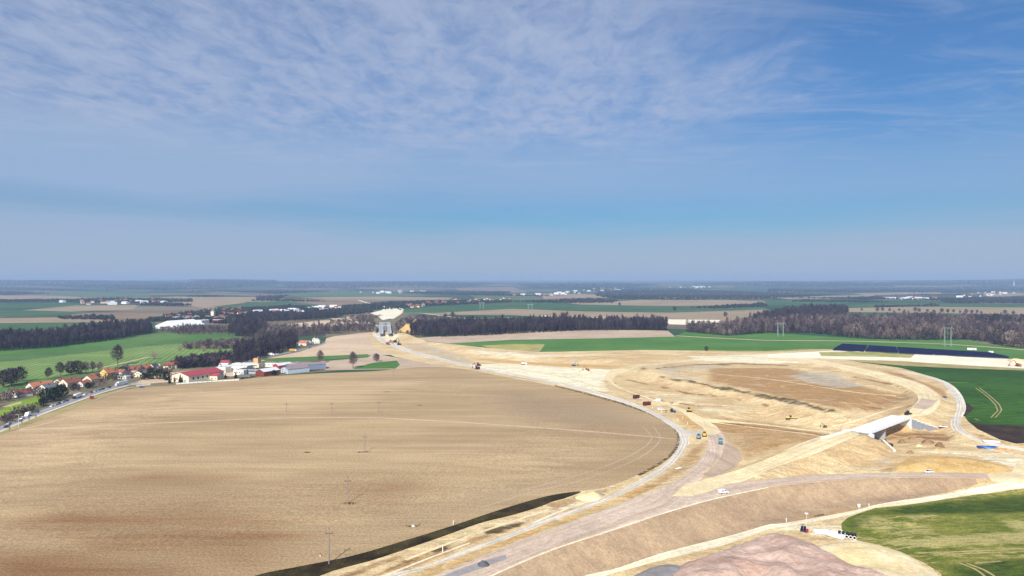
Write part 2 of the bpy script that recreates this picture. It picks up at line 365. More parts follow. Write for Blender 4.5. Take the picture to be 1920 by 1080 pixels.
def g_field():
    g = GM('ploughed_soil')
    rowrot = -0.13
    w1 = g.attr('soil_shadeA'); sp = g.N.new('ShaderNodeSeparateColor'); g.L.new(w1.outputs['Color'], sp.inputs[0])
    n = g.noise(0.011, 5, .6, rowrot, .5, 1.5); rows = g.noise(1.0, 3, .6, rowrot, 0.03, 0.55); rows2 = g.noise(1.0, 2, .6, rowrot, 0.006, 0.12, off=5)
    clod = g.noise(0.9, 5, .75); fine = g.noise(3.2, 3, .7)
    c = g.mix(g.rng(n, .34, .66), A(180,152,114), A(200,172,130))
    nz = g.op('ADD', g.op('MULTIPLY', g.op('SUBTRACT', n, .5), 1.6), g.op('MULTIPLY', g.op('SUBTRACT', rows2, .5), 1.2))
    def over(c, w, col, k): return g.mix(g.op('MULTIPLY', g.op('MULTIPLY', g.rng(g.op('ADD', w, nz), -.1, 1.25), g.rng(w, 0, .6)), k), c, col)
    c = over(c, sp.outputs[1], A(214,184,142), .8); c = over(c, sp.outputs[2], A(156,134,112), .8); c = over(c, sp.outputs[0], A(136,96,58), 1.0)  # the greyish tone includes the painted shade of the right corner
    c = g.scale(c, g.rng(rows, .3, .7, .93, 1.07)); c = g.scale(c, g.rng(rows2, .3, .7, .92, 1.08))
    c = g.scale(c, g.rng(clod, .3, .72, .66, 1.28)); c = g.scale(c, g.rng(fine, .3, .7, .86, 1.14))
    h = g.op('ADD', g.op('MULTIPLY', clod, 1.0), g.op('MULTIPLY', rows, .8))
    return g.finish(c, h, .55, .5)
def g_site():
    g = GM('excavated_earth')
    a = g.attr('soil_shadeA'); b = g.attr('soilB'); sa = g.N.new('ShaderNodeSeparateColor'); g.L.new(a.outputs['Color'], sa.inputs[0]); sb = g.N.new('ShaderNodeSeparateColor'); g.L.new(b.outputs['Color'], sb.inputs[0])
    n1 = g.noise(.022, 6, .62, 0.2, .7, 1.3, .6); n2 = g.noise(.11, 6, .68, .2, .6, 1.4, .4); n3 = g.noise(.9, 4, .7); st = g.noise(.35, 4, .62, -.42, .1, 1.0); st2 = g.noise(.35, 4, .62, .62, .12, 1.0, off=3)
    c = g.mix(g.rng(n1, .35, .65), A(214,182,134), A(238,212,162)); c = g.mix(g.op('MULTIPLY', g.rng(n2, .52, .75), .5), c, A(184,142,90))
    br = g.op('ADD', g.op('MULTIPLY', g.op('SUBTRACT', n2, .5), 2.3), g.op('ADD', g.op('MULTIPLY', g.op('SUBTRACT', n1, .5), 1.5), g.op('MULTIPLY', g.op('SUBTRACT', st, .5), .9)))
    def over(c, w, col, lo=.3, hi=1.15, k=.85):
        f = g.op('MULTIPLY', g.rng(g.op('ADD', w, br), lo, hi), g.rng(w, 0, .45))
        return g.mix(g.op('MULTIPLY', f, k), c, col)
    c = over(c, sb.outputs[2], A(255,246,212))          # bright sand
    c = over(c, sa.outputs[2], A(212,164,90))           # ochre
    c = over(c, sb.outputs[0], A(178,136,86))          # brown loam
    c = over(c, sa.outputs[1], A(196,186,166))           # grey clay
    c = over(c, sb.outputs[1], A(146,104,62))            # damp brown, also used for the thin bench lines
    c = over(c, sa.outputs[0], A(66,54,32))              # dark topsoil
    t1 = g.op('ABSOLUTE', g.op('SUBTRACT', g.noise(.016, 2, .5, .3, .5, 1.3, 1.2, off=21), .5)); t2 = g.op('ABSOLUTE', g.op('SUBTRACT', g.noise(.03, 2, .5, -.5, .5, 1.2, .8, off=33), .5))
    c = g.mix(g.op('MULTIPLY', g.rng(t1, .003, .016, 1, 0), .22), c, A(250,234,196)); c = g.mix(g.op('MULTIPLY', g.rng(t2, .003, .012, 1, 0), .16), c, A(150,114,74))
    c = g.scale(c, g.rng(st, .3, .7, .88, 1.1)); c = g.scale(c, g.rng(st2, .3, .7, .9, 1.08)); c = g.scale(c, g.rng(n3, .3, .7, .78, 1.18)); n4 = g.noise(.3, 5, .78, .15, .7, 1.3, .5, off=13); c = g.scale(c, g.rng(n4, .3, .7, .83, 1.14)); c = g.scale(c, g.rng(n2, .3, .7, .9, 1.08))
    return g.finish(c, g.op('ADD', n3, g.op('MULTIPLY', n2, 3.0)), .5, .6)
def g_road(name, base, light, dark, tracks, ruts=0.35, wide=1.0):
    """compacted gravel: wheel tracks follow the road, by distance from its centre line"""
    g = GM(name); ac = g.attr('across').outputs['Fac']; al = g.attr('along').outputs['Fac']
    cb = g.N.new('ShaderNodeCombineXYZ'); g.L.new(al, cb.inputs[0]); g.L.new(ac, cb.inputs[1])
    s1 = g.noise(1.0, 4, .6, 0, .012, .45*wide, .2, vec=cb.outputs[0]); s2 = g.noise(1.0, 3, .6, 0, .03, 1.6*wide, .2, vec=cb.outputs[0]); n = g.noise(.05, 5, .6); f = g.noise(1.2, 4, .7)
    c = g.mix(g.rng(s1, .35, .65), base, light)
    w = None
    for t in tracks:
        d = g.op('ABSOLUTE', g.op('SUBTRACT', ac, g.op('ADD', t, g.op('MULTIPLY_ADD', n, 1.2))))
        k = g.rng(d, .35, .95, 1, 0); w = k if w is None else g.op('MAXIMUM', w, k)
    if w is not None: c = g.mix(g.op('MULTIPLY', w, ruts), c, dark)
    c = g.scale(c, g.rng(s2, .3, .7, .93, 1.06)); c = g.scale(c, g.rng(n, .3, .7, .92, 1.08)); c = g.scale(c, g.rng(f, .3, .7, .84, 1.14)); c = g.scale(c, g.rng(g.noise(.3, 5, .75, off=8), .3, .7, .86, 1.12))
    return g.finish(c, f, .3, .15)
def g_slope():
    g = GM('embankment_soil'); ac = g.attr('across').outputs['Fac']; al = g.attr('along').outputs['Fac']
    cb = g.N.new('ShaderNodeCombineXYZ'); g.L.new(al, cb.inputs[0]); g.L.new(ac, cb.inputs[1])
    s1 = g.noise(1.0, 5, .65, .25, .42, .05, .3, vec=cb.outputs[0]); s2 = g.noise(1.0, 4, .6, -.15, 1.4, .12, .2, vec=cb.outputs[0]); n = g.noise(.03, 5, .6); f = g.noise(1.1, 4, .7)
    c = g.mix(g.rng(n, .35, .65), A(176,148,118), A(194,166,132)); c = g.mix(g.rng(ac, 9, 17, 0, .55), c, A(190,152,100))
    c = g.scale(c, g.rng(s1, .3, .7, .95, 1.05)); c = g.scale(c, g.rng(s2, .3, .7, .95, 1.04)); c = g.scale(c, g.rng(f, .3, .7, .82, 1.16)); c = g.scale(c, g.rng(g.noise(.28, 5, .75, off=3), .3, .7, .86, 1.12)); c = g.mix(g.op('MULTIPLY', g.rng(g.noise(1.0, 4, .7, .2, .16, .03, .4, vec=cb.outputs[0], off=6), .56, .7), .45), c, A(150,122,92))
    return g.finish(c, g.op('ADD', f, s1), .4, .3)
def g_crop(name, c1, c2, period=0, rot=0.0, k=.3, dark=None, pale=None):
    g = GM(name); n = g.noise(.008, 5, .6); n2 = g.noise(.06, 5, .65); f = g.noise(.8, 4, .7)
    c = g.mix(g.rng(n, .35, .65), c1, c2)
    if dark: c = g.mix(g.rng(n2, .5, .7), c, dark)
    if pale: c = g.mix(g.op('MULTIPLY', g.rng(g.noise(.035, 6, .7, rot, .5, 1.5, off=4), .52, .68), .8), c, pale)
    if period:
        w = g.wave(period, rot, 1.2, .03); c = g.mix(g.op('MULTIPLY', g.rng(w, .35, .8), k), c, pale or A(150,170,90)); c = g.scale(c, g.rng(w, 0, .4, .82, 1.0))
    c = g.scale(c, g.rng(f, .3, .7, .85, 1.15)); c = g.scale(c, g.rng(n2, .3, .7, .92, 1.08))
    return g.finish(c, f, .5, .4)
def g_rough():
    g = GM('rough_grass'); n = g.noise(.05, 6, .7); n2 = g.noise(.22, 6, .72, -.3, .5, 1.5); f = g.noise(1.0, 4, .75); big = g.noise(.018, 3, .5, 0, .6, 1.8, off=2)
    c = g.mix(g.rng(n, .38, .62), A(104,118,38), A(140,142,60)); c = g.mix(g.op('MULTIPLY', g.rng(n2, .48, .64), g.rng(big, .4, .6, .2, 1)), c, A(200,180,112)); c = g.mix(g.op('MULTIPLY', g.rng(n2, .42, .32), .5), c, A(56,66,24))
    a = g.attr('soil_shadeA'); sa = g.N.new('ShaderNodeSeparateColor'); g.L.new(a.outputs['Color'], sa.inputs[0])
    wv = g.op('ADD', g.op('MULTIPLY', g.op('SUBTRACT', n2, .5), 2.4), g.op('MULTIPLY', g.op('SUBTRACT', n, .5), 1.4))
    c = g.mix(g.op('MULTIPLY', g.op('MULTIPLY', g.rng(g.op('ADD', sa.outputs[0], wv), .2, 1.1), g.rng(sa.outputs[0], 0, .5)), .8), c, A(206,190,124)); c = g.mix(g.op('MULTIPLY', g.rng(g.op('ADD', sa.outputs[1], wv), .2, 1.2), g.rng(sa.outputs[1], 0, .5)), c, A(62,84,24))
    c = g.scale(c, g.rng(f, .3, .7, .7, 1.25))
    return g.finish(c, g.op('ADD', f, g.op('MULTIPLY', n2, 2)), .7, .8)
g_country(); g_field(); g_site(); g_slope(); g_rough()
g_road('haul_gravel', A(222,210,190), A(244,236,220), A(176,160,140), (-2.3, -0.4, 1.6), .4)
g_road('pink_gravel', A(204,178,154), A(226,204,182), A(182,156,138), (-3.4, -1.5, 2.0, 4.0), .25, .6)
g_road('cream_sand', A(236,212,164), A(248,230,186), A(206,178,130), (-2.5, 2.2), .35)
g_road('bright_track', A(244,228,190), A(252,242,214), A(214,190,148), (-1.6, 1.2), .3)
g_road('asphalt', A(150,150,152), A(168,168,170), A(128,128,130), (-1.8, 1.8), .25)
g_simple('ochre_rut', A(176,136,88), A(196,158,108), .05, .6, .2)
g_simple('pale_soil', A(206,180,150), A(222,196,164), .01, .5, .12)
g_simple('pink_soil', A(190,166,142), A(204,180,154), .01, .3, .1)
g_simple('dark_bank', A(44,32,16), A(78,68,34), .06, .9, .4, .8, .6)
g_simple('broken_bank', A(56,46,26), A(186,156,112), .35, .9, .3, .8, .5, 0, 1, 1, .42, .6)
g_simple('black_soil', A(54,42,34), A(74,58,44), .06, .8, .25, .8, .6)
g_simple('dry_grass', A(186,164,118), A(160,150,92), .03, .5, .15)
g_simple('olive_grass', A(150,156,86), A(190,176,112), .02, .5, .18)
g_simple('white_sand', A(246,232,198), A(254,246,222), .02, .5, .08)
g_simple('lawn', A(120,150,40), A(140,164,58), .03, .8, .15)
g_simple('valley_scrub', A(110,104,80), A(140,128,100), .02, .3, .2)
g_simple('far_tan', A(158,138,111), A(171,151,122), .004, .05, .08)
g_simple('far_brown', A(135,113,90), A(148,127,100), .004, .05, .08)
g_simple('far_green', A(60,94,58), A(78,108,66), .004, .05, .1)
g_simple('far_dull_green', A(82,111,75), A(99,120,82), .004, .05, .1)
g_crop('wheat', A(78,120,52), A(94,134,62), 0, 0, .3)
g_crop('wheat_dark', A(42,82,16), A(62,104,28), 9.0, 1.45, .05, A(36,66,14))
g_crop('meadow', A(80,112,58), A(106,132,74), 0, 0, .3, None, A(120,150,84))
g_crop('meadow_striped', A(104,136,66), A(124,150,78), 7.5, -0.32, .3, None, A(158,176,112))
# ------------------------------------------------------------------ the patches of land, later ones over earlier ones
REG = []
def reg(name, m, poly, label=None, centre=None, smooth=False, step=6.0):
    p = np.asarray(poly, float)
    p = catmull(p, step, True) if smooth else lines(p, step)
    REG.append(dict(name=name, mat=m, poly=p, label=label, centre=centre))
def strip(name, m, L, Rr, label=None):
    a, b = catmull(L, 6.0), catmull(Rr, 6.0)
    n = 60; ia = np.linspace(0, len(a)-1, n).astype(int); ib = np.linspace(0, len(b)-1, n).astype(int)
    REG.append(dict(name=name, mat=m, poly=np.concatenate([a, b[::-1]]), label=label, centre=(a[ia]+b[ib])/2))
def line(name, m, pts, w, label=None):
    """a strip of constant real width along a line through photo points"""
    c = R(catmull(pts, 6.0)); 
    d = np.gradient(c, axis=0); d /= np.maximum(np.linalg.norm(d, axis=1), 1e-6)[:, None]; nrm = np.stack([d[:, 1], -d[:, 0]], -1)
    wv = np.asarray(w if np.ndim(w) else [w, w], float); ww = np.interp(np.linspace(0, 1, len(c)), np.linspace(0, 1, len(wv)), wv)[:, None]
    REG.append(dict(name=name, mat=m, xy=np.concatenate([c-nrm*ww/2, (c+nrm*ww/2)[::-1]]), label=label, centre_xy=c))
# far fields (rows 530 to 600)
reg('far_field', 'far_tan', [(-80,553),(150,555),(152,560),(-80,563)]); reg('far_field', 'far_dull_green', [(60,546),(280,550),(285,558),(150,557),(70,553)])
reg('far_field', 'far_tan', [(225,560),(330,556),(480,557),(490,563),(420,566),(300,564)]); reg('far_field', 'far_tan', [(340,566),(480,563),(600,570),(480,572),(380,577),(345,572)])
reg('far_field', 'far_green', [(0,570),(100,568),(170,570),(130,577),(0,578)]); reg('far_field', 'far_tan', [(40,582),(140,573),(260,572),(250,580),(110,585)])
reg('far_field', 'far_green', [(-80,582),(60,582),(165,585),(110,593),(-80,594)]); reg('far_field', 'far_brown', [(110,594),(170,587),(310,587),(315,596),(215,600),(112,600)])
reg('far_field', 'far_tan', [(-80,598),(100,595),(215,601),(290,603),(280,606),(-80,606)]); reg('far_field', 'far_green', [(400,575),(480,565),(520,568),(470,576),(420,580)])
reg('far_field', 'far_dull_green', [(490,546),(700,548),(800,552),(700,558),(560,556)]); reg('far_field', 'far_tan', [(560,558),(720,556),(850,558),(840,562),(620,562)])
reg('far_field', 'far_brown', [(520,560),(660,563),(700,572),(600,575),(530,568)]); reg('far_field', 'far_green', [(460,566),(530,565),(600,571),(540,578),(470,576)])
reg('far_field', 'far_brown', [(850,540),(960,538),(990,548),(880,552)]); reg('far_field', 'far_dull_green', [(880,553),(1000,552),(1010,560),(900,562)])
reg('green_field', 'far_green', [(752,582),(790,576),(960,567),(1020,563),(1090,571),(1260,574),(1430,575),(1440,580),(1260,585),(1100,583),(960,579),(850,585),(760,587)], 'long green crop strip across the middle distance')
reg('far_field', 'far_tan', [(1020,564),(1140,566),(1200,562),(1360,562),(1440,566),(1440,573),(1200,573),(1090,571)]); reg('far_field', 'far_tan', [(1010,550),(1130,552),(1140,558),(1020,560)])
reg('far_field', 'far_tan', [(790,590),(850,585),(960,579),(1100,584),(1260,586),(1440,580),(1460,590),(1440,600),(1250,603),(1100,597),(960,591)], 'broad tan ploughed field behind the dark wood')
reg('sand_pit', 'white_sand', [(1015,591),(1130,595),(1190,598),(1350,600),(1350,606),(1290,609),(1200,606),(1130,603),(1030,597)], 'pale bare sand strip behind the dark wood')
reg('far_field', 'far_tan', [(1440,557),(1640,553),(1640,559),(1480,561)]); reg('far_field', 'far_green', [(1430,563),(1600,561),(1580,570),(1440,572)])
reg('far_field', 'far_tan', [(1600,550),(1760,547),(1770,552),(1620,553)]); reg('far_field', 'far_green', [(1585,572),(1700,568),(1990,570),(1990,577),(1590,577)])
reg('far_field', 'far_tan', [(1588,578),(1700,575),(1990,577),(1990,591),(1780,588),(1588,585)]); reg('far_field', 'far_green', [(1588,585),(1700,586),(1990,591),(1990,600),(1600,600)])
reg('far_field', 'far_tan', [(1840,553),(1900,549),(1950,552),(1860,557)])
# left valley
reg('green_field', 'far_green', [(-140,607),(290,603),(300,617),(160,626),(-140,634)], 'flat green field beyond the left tree line')
reg('meadow', 'meadow', [(-140,655),(100,652),(300,622),(430,622),(480,640),(460,668),(300,690),(190,700),(0,745),(-140,760)], 'dull green meadow in the left valley')
reg('meadow', 'wheat', [(-140,662),(60,656),(200,640),(380,628),(440,630),(300,640),(150,655),(-140,682)], 'darker green strip below the left tree line')
reg('striped_meadow', 'meadow_striped', [(-140,690),(40,676),(200,657),(330,644),(430,650),(440,660),(330,674),(190,692),(100,706),(0,727),(-140,750)], 'mown meadow with light and dark swaths left of the village')
line('footpath', 'pale_soil', [(170,693),(215,684),(250,676),(280,669)], 4.0)
reg('village_ground', 'valley_scrub', [(-140,745),(20,735),(190,697),(330,682),(440,675),(560,640),(610,640),(600,660),(560,668),(700,690),(500,705),(420,714),(240,730),(140,770),(-140,830)], 'mixed yards and gardens round the left village')
reg('lawn', 'lawn', [(-140,800),(5,768),(20,755),(84,740),(75,758),(60,768),(-140,812)], 'bright lawn in front of the left houses')
reg('sand_yard', 'pale_soil', [(4,763),(40,753),(40,756),(10,763)])
reg('factory_yard', 'pale_soil', [(240,722),(320,716),(440,705),(480,690),(500,676),(480,672),(420,690),(300,700)])
reg('ploughed_field', 'pale_soil', [(500,672),(560,660),(608,645),(612,634),(640,627),(700,622),(706,640),(716,650),(750,665),(690,666),(560,670)], 'pale tan ploughed field left of the haul road')
reg('green_strip', 'wheat', [(486,678),(520,671),(690,664),(692,669),(560,677),(490,682)], 'narrow deep green crop strip behind the sheds')
reg('ploughed_field', 'pink_soil', [(600,678),(690,670),(700,663),(800,680),(850,690),(740,692),(610,694)])
reg('green_strip', 'wheat', [(670,688),(700,680),(744,676),(750,684),(742,691),(660,692)], 'small green triangle of crop beside the field corner')
reg('valley_scrub', 'valley_scrub', [(600,600),(660,592),(720,590),(780,592),(830,596),(790,632),(700,622),(612,632)])
reg('ploughed_field', 'pale_soil', [(540,608),(600,601),(660,599),(690,606),(650,608),(600,612),(545,613)]); reg('ploughed_field', 'pale_soil', [(618,597),(650,596),(672,602),(640,604)])
reg('works_corridor', 'white_sand', [(694,587),(718,581),(700,574),(715,573),(743,578),(752,582),(750,588),(739,596),(717,600),(708,592)])
line('works_track', 'bright_track', [(640,597),(665,593),(712,591)], 8.0); line('works_track', 'bright_track', [(650,594),(676,601),(700,608),(709,612)], 7.0); line('works_track', 'bright_track', [(735,598),(752,587),(755,580),(748,577)], 8.0)
line('works_track', 'bright_track', [(750,587),(790,587),(830,592),(880,597),(960,595)], 8.0); line('works_track', 'bright_track', [(768,611),(780,598)], 5.0)
line('far_road', 'white_sand', [(560,558),(700,558),(790,557)], 9.0); line('works_track', 'bright_track', [(672,563),(690,568),(712,571)], 14.0)
# right middle distance
reg('green_field', 'wheat', [(842,644),(960,637),(1266,631),(1282,622),(1365,630),(1440,624),(1630,636),(1815,638),(1870,648),(1990,655),(1990,672),(1895,673),(1560,659),(1545,657),(1500,661),(1440,661),(1210,657),(1012,661),(892,651)], 'broad bright green crop field above the excavation')
reg('ploughed_field', 'pink_soil', [(775,634),(880,627),(960,621),(1085,618),(1210,619),(1252,620),(1266,631),(1210,632.5),(1085,635),(960,637),(842,644),(805,640)], 'pinkish tan field below the dark wood')
line('field_track', 'pale_soil', [(1267,629.5),(1350,634),(1440,638),(1560,639),(1652,641),(1765,645),(1860,651),(1990,662)], 9.0)
reg('olive_field', 'olive_grass', [(902,648),(960,645),(1022,645),(1016,654),(1010,661),(940,657)]); reg('dry_verge', 'dry_grass', [(985,660),(1000,651),(1016,652),(1010,661)])
reg('olive_verge', 'olive_grass', [(1080,660),(1200,656),(1440,658),(1510,654),(1560,655),(1560,672),(1440,666),(1200,661)])
# the works
reg('excavation', 'excavated_earth', SITE, 'sandy excavated earth of the road works', step=5.0)
reg('sand_field', 'white_sand', [(1440,664),(1560,657.5),(1700,661),(1800,669),(1895,673),(1990,676),(1990,694),(1920,691),(1815,685),(1690,678),(1540,672),(1440,671)], 'bright bare sand below the solar panels')
reg('olive_field', 'olive_grass', [(1535,660),(1600,659),(1700,661),(1715,664),(1708,671),(1640,669),(1540,667)])
reg('dry_verge', 'dry_grass', [(1585,674),(1690,677),(1815,685),(1920,691),(1990,694),(1990,698),(1920,695),(1790,691),(1697,687),(1620,681)])
reg('green_field', 'wheat_dark', [(1600,677.5),(1697,686),(1790,690),(1990,697),(1990,805),(1920,799),(1832,796),(1815,790),(1809,781),(1826,766),(1812,754),(1790,729),(1760,710),(1690,690)], 'dark green crop field outside the loop road')
reg('dark_soil_strip', 'black_soil', [(1790,727),(1812,754),(1827,766),(1809,781),(1801,778),(1806,760),(1800,742)])
reg('dark_soil_strip', 'black_soil', [(1814,789),(1832,795),(1920,798.5),(1990,804),(1990,840),(1920,831),(1905,832),(1874,824),(1832,804)], 'dark bare soil strip along the right green field')
line('tyre_track', 'dry_grass', [(1829,727),(1852,744),(1867,760),(1871,770),(1863,778),(1858,783)], .9); line('tyre_track', 'dry_grass', [(1836,727),(1857,743),(1874,759),(1878,768),(1871,778),(1866,783)], .9)
line('tyre_track', 'dry_grass', [(1778,717),(1815,717)], 1.2); line('tyre_track', 'dry_grass', [(1828,785),(1834,788),(1840,789)], .9)
# big field and its edges
FIELD = [(-160,855),(0,815),(60,794),(130,770),(180,748),(240,730),(330,722),(420,715),(500,706),(600,700),(700,696),(740,692),(800,688),(870,692),(950,707),(1050,726),(1140,748),(1200,767),(1240,784),(1262,802),(1270,820),(1264,840),(1240,864),(1190,893),(1130,915),(1080,922),(1010,938),(930,962),(850,988),(760,1016),(660,1044),(560,1064),(480,1080),(420,1094),(300,1125),(-160,1125)]
reg('ploughed_field', 'ploughed_soil', FIELD, 'huge tan ploughed field filling the lower left', smooth=True)
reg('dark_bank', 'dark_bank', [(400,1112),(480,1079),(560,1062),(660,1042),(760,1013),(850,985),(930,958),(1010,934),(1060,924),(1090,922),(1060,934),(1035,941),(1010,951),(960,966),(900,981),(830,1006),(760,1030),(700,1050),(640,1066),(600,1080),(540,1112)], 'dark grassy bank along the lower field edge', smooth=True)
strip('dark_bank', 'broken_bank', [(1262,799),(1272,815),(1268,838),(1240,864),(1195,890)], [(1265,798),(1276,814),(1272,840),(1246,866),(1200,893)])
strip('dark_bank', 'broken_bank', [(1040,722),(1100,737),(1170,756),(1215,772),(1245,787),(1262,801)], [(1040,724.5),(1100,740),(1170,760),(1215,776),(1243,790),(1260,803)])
reg('road_verge', 'dry_grass', [(-140,870),(0,816),(60,794),(130,770),(180,750),(240,728),(300,724),(240,726),(180,742),(120,764),(60,785),(0,806),(-140,850)])
line('field_track', 'pale_soil', [(30,806),(80,804),(250,795.5),(420,787.5),(500,785),(560,783),(640,782.5)], 2.6); line('field_track', 'pale_soil', [(640,782.5),(720,784),(800,788),(900,794),(1000,801),(1130,811),(1266,823)], 2.4)
line('field_track', 'pale_soil', [(32,806),(70,798),(110,787),(160,775)], 1.4)
line('headland_track', 'pink_soil', [(1225,800),(1238,822),(1215,848),(1160,876),(1080,903),(1000,922),(900,952)], .8); line('headland_track', 'pink_soil', [(1205,800),(1222,822),(1196,846),(1140,872),(1060,898),(980,918)], .8)
# ways through the works
strip('haul_road', 'haul_gravel', [(600,1115),(712,1080),(786,1064),(869,1032),(960,999),(1016,976),(1093,949),(1154,924),(1204,897),(1241,874),(1265,849),(1274,830),(1271,811),(1254,797),(1227,780),(1190,763),(1130,744),(1050,722),(950,702),(880,689),(820,675),(770,662),(735,650),(712,640),(700,630),(698,625)],
      [(655,1115),(750,1080),(806,1064),(880,1036),(960,1007),(1029,979),(1104,952),(1166,927),(1216,902),(1254,877),(1279,852),(1290,830),(1290,813),(1274,799),(1243,780),(1205,762),(1140,740),(1055,718.5),(955,699),(885,685.5),(826,671),(778,658),(745,646),(724,637),(714,629),(712,625)], 'pale gravel haul road along the big field')
reg('road_link', 'haul_gravel', [(1272,800),(1283,806),(1300,808),(1325,806),(1328,812),(1310,813),(1296,815),(1288,822),(1280,812)])
for i_, pts in enumerate(([(1310,788),(1400,800),(1500,812),(1560,822)], [(1330,800),(1420,822),(1500,828)], [(1560,800),(1600,790),(1660,770),(1700,760)], [(1240,690),(1330,700),(1450,712),(1600,735),(1680,742)], [(1260,700),(1400,720),(1550,748),(1640,760)], [(1680,835),(1760,828),(1830,836)], [(1690,848),(1780,846),(1900,856),(1990,862)], [(1700,842),(1800,838),(1880,850)],
        [(900,668),(1000,678),(1100,684)], [(880,676),(980,690),(1080,704),(1130,715)], [(930,684),(1050,706),(1130,728)], [(1000,980),(1060,955),(1120,935)], [(760,1050),(860,1012),(960,978),(1030,955)], [(700,1080),(800,1044),(900,1008)], [(680,1096),(790,1052),(880,1018)])):
    line('tyre_track', ('cream_sand', 'ochre_rut', 'bright_track')[i_ % 3], pts, (1.6, .9, 1.3)[i_ % 3])
strip('highway_bed', 'pink_gravel', HW_L, HW_R, 'wide pinkish gravel bed of the new highway')
strip('branch_road', 'pink_gravel', BR_U, BR_L, 'pinkish gravel branch road running right to the crossing')
reg('highway_bed', 'cream_sand', [(1298,789),(1288,780),(1277,772),(1246,758),(1217,748),(1187,738),(1162,729),(1142,717),(1134,708),(1137,700),(1150,692),(1192,692),(1158,702),(1147,711),(1152,719),(1167,729),(1190,737),(1225,748),(1258,758),(1287,769),(1316,783),(1343,799),(1352,810),(1340,815),(1322,815),(1318,802)], 'pale sand upper stretch of the highway bed')
reg('road_fork', 'cream_sand', [(1260,930),(1285,908),(1325,899),(1375,903),(1340,918),(1300,930)])
TOE_U = [(1040,1112),(1093,1081),(1154,1066),(1238,1038),(1321,1016),(1377,1002),(1440,984),(1468,981),(1551,967),(1610,955),(1640,947),(1690,938),(1746,931),(1829,915),(1898,901)]
TOE_L = [(1070,1120),(1135,1080),(1182,1066),(1266,1044),(1349,1024),(1404,1006),(1440,994),(1475,987),(1551,974),(1612,961),(1640,952),(1718,944),(1801,931),(1884,919),(1940,912)]
SLOPE_U = [(860,1112),(960,1062),(1043,1028),(1154,992),(1238,964),(1313,942),(1377,927),(1440,914),(1523,905),(1607,899),(1690,896),(1773,896),(1829,898)]
SLOPE_L = TOE_U[:11]+[(1718,934),(1801,917),(1834,907)]
strip('embankment_slope', 'embankment_soil', SLOPE_U, SLOPE_L, 'smooth brown embankment slope below the highway bed')
line('edge_berm', 'bright_track', [(900,1090),(960,1062),(1043,1028),(1154,992),(1238,964),(1313,942),(1377,927),(1440,914)], .9)
reg('embankment_slope', 'pink_soil', [(1361,830),(1384,842),(1392,862),(1370,880),(1340,893),(1318,894),(1350,860)])
strip('toe_track', 'bright_track', TOE_U, TOE_L, 'pale narrow track along the foot of the embankment')
strip('ramp', 'cream_sand', [(1318,899),(1380,882),(1440,860),(1509,828),(1565,812),(1594,806)], [(1335,908),(1390,903),(1440,881),(1523,853),(1590,824),(1618,812)], 'pale sand ramp climbing to the new bridge')
strip('loop_ramp', 'cream_sand', [(1440,670),(1520,674),(1603,688),(1666,702),(1718,716),(1748,731),(1763,746),(1758,764),(1738,778),(1704,783)], [(1440,676),(1520,681),(1600,697),(1660,713),(1700,727),(1720,740),(1722,750),(1712,762),(1700,772),(1684,781)], 'pale curved loop ramp above the new bridge')
reg('loop_gravel', 'pink_gravel', [(1728,747),(1757,751),(1749,761),(1735,768),(1712,764)])
strip('site_road', 'haul_gravel', [(1666,691),(1728,705),(1766,719),(1783,738),(1793,756),(1793,772),(1783,789),(1785,804),(1812,818),(1845,831),(1930,847),(1990,854)], [(1666,690),(1728,702),(1770,714),(1794,729),(1808,750),(1811,768),(1802,787),(1801,798),(1819,815),(1853,828),(1930,842),(1990,849)], 'pale gravel site road round the outside of the loop')
line('inner_track', 'cream_sand', [(1180,692),(1230,683),(1290,676),(1340,669),(1420,668)], 9.0)
line('inner_track', 'cream_sand', [(1300,786),(1360,790),(1440,797),(1510,806),(1580,812)], 5.0)
reg('crossing', 'cream_sand', [(1850,888),(1898,884),(1905,868),(1990,860),(1990,912),(1898,905),(1860,903)])
# bottom right
reg('rough_field', 'rough_grass', [(1578,981),(1590,970),(1612,962),(1640,953),(1690,948),(1773,936),(1884,920),(1990,908),(1990,1130),(1770,1130),(1765,1076),(1732,1055),(1690,1035),(1648,1022),(1607,1013),(1578,993)], 'rough green and straw grassland at the lower right')
for pts in ([(1720,1037),(1800,1034),(1990,1027)], [(1750,1041),(1830,1037),(1990,1031)], [(1798,1055),(1830,1068),(1852,1085)], [(1812,1056),(1846,1069),(1872,1085)], [(1828,1056),(1876,1052)], [(1700,970),(1755,966)]):
    line('tyre_track', 'dry_grass', pts, 1.0)
# road through the village
ROADC = [(-60,826),(0,804),(30,792),(80,772),(140,750),(190,733),(232,722),(262,717)]
line('village_road', 'asphalt', ROADC, 9.0, 'grey asphalt road through the left village'); line('pavement', 'haul_gravel', [(-60,834),(0,809),(30,796),(80,776),(140,754),(190,736.5),(240,722.5)], 3.0)
line('village_road', 'asphalt', [(470,680),(490,671),(540,661),(590,650),(610,643)], 7.0)
reg('gravel_patch', 'valley_scrub', [(830,1080),(875,1062),(930,1044),(948,1040),(950,1048),(900,1066),(850,1084)])
MATS['gravel_grey'] = g_simple('gravel_grey', A(150,146,146), A(166,160,158), .08, 1.0, .12); REG[-1]['mat'] = 'gravel_grey'
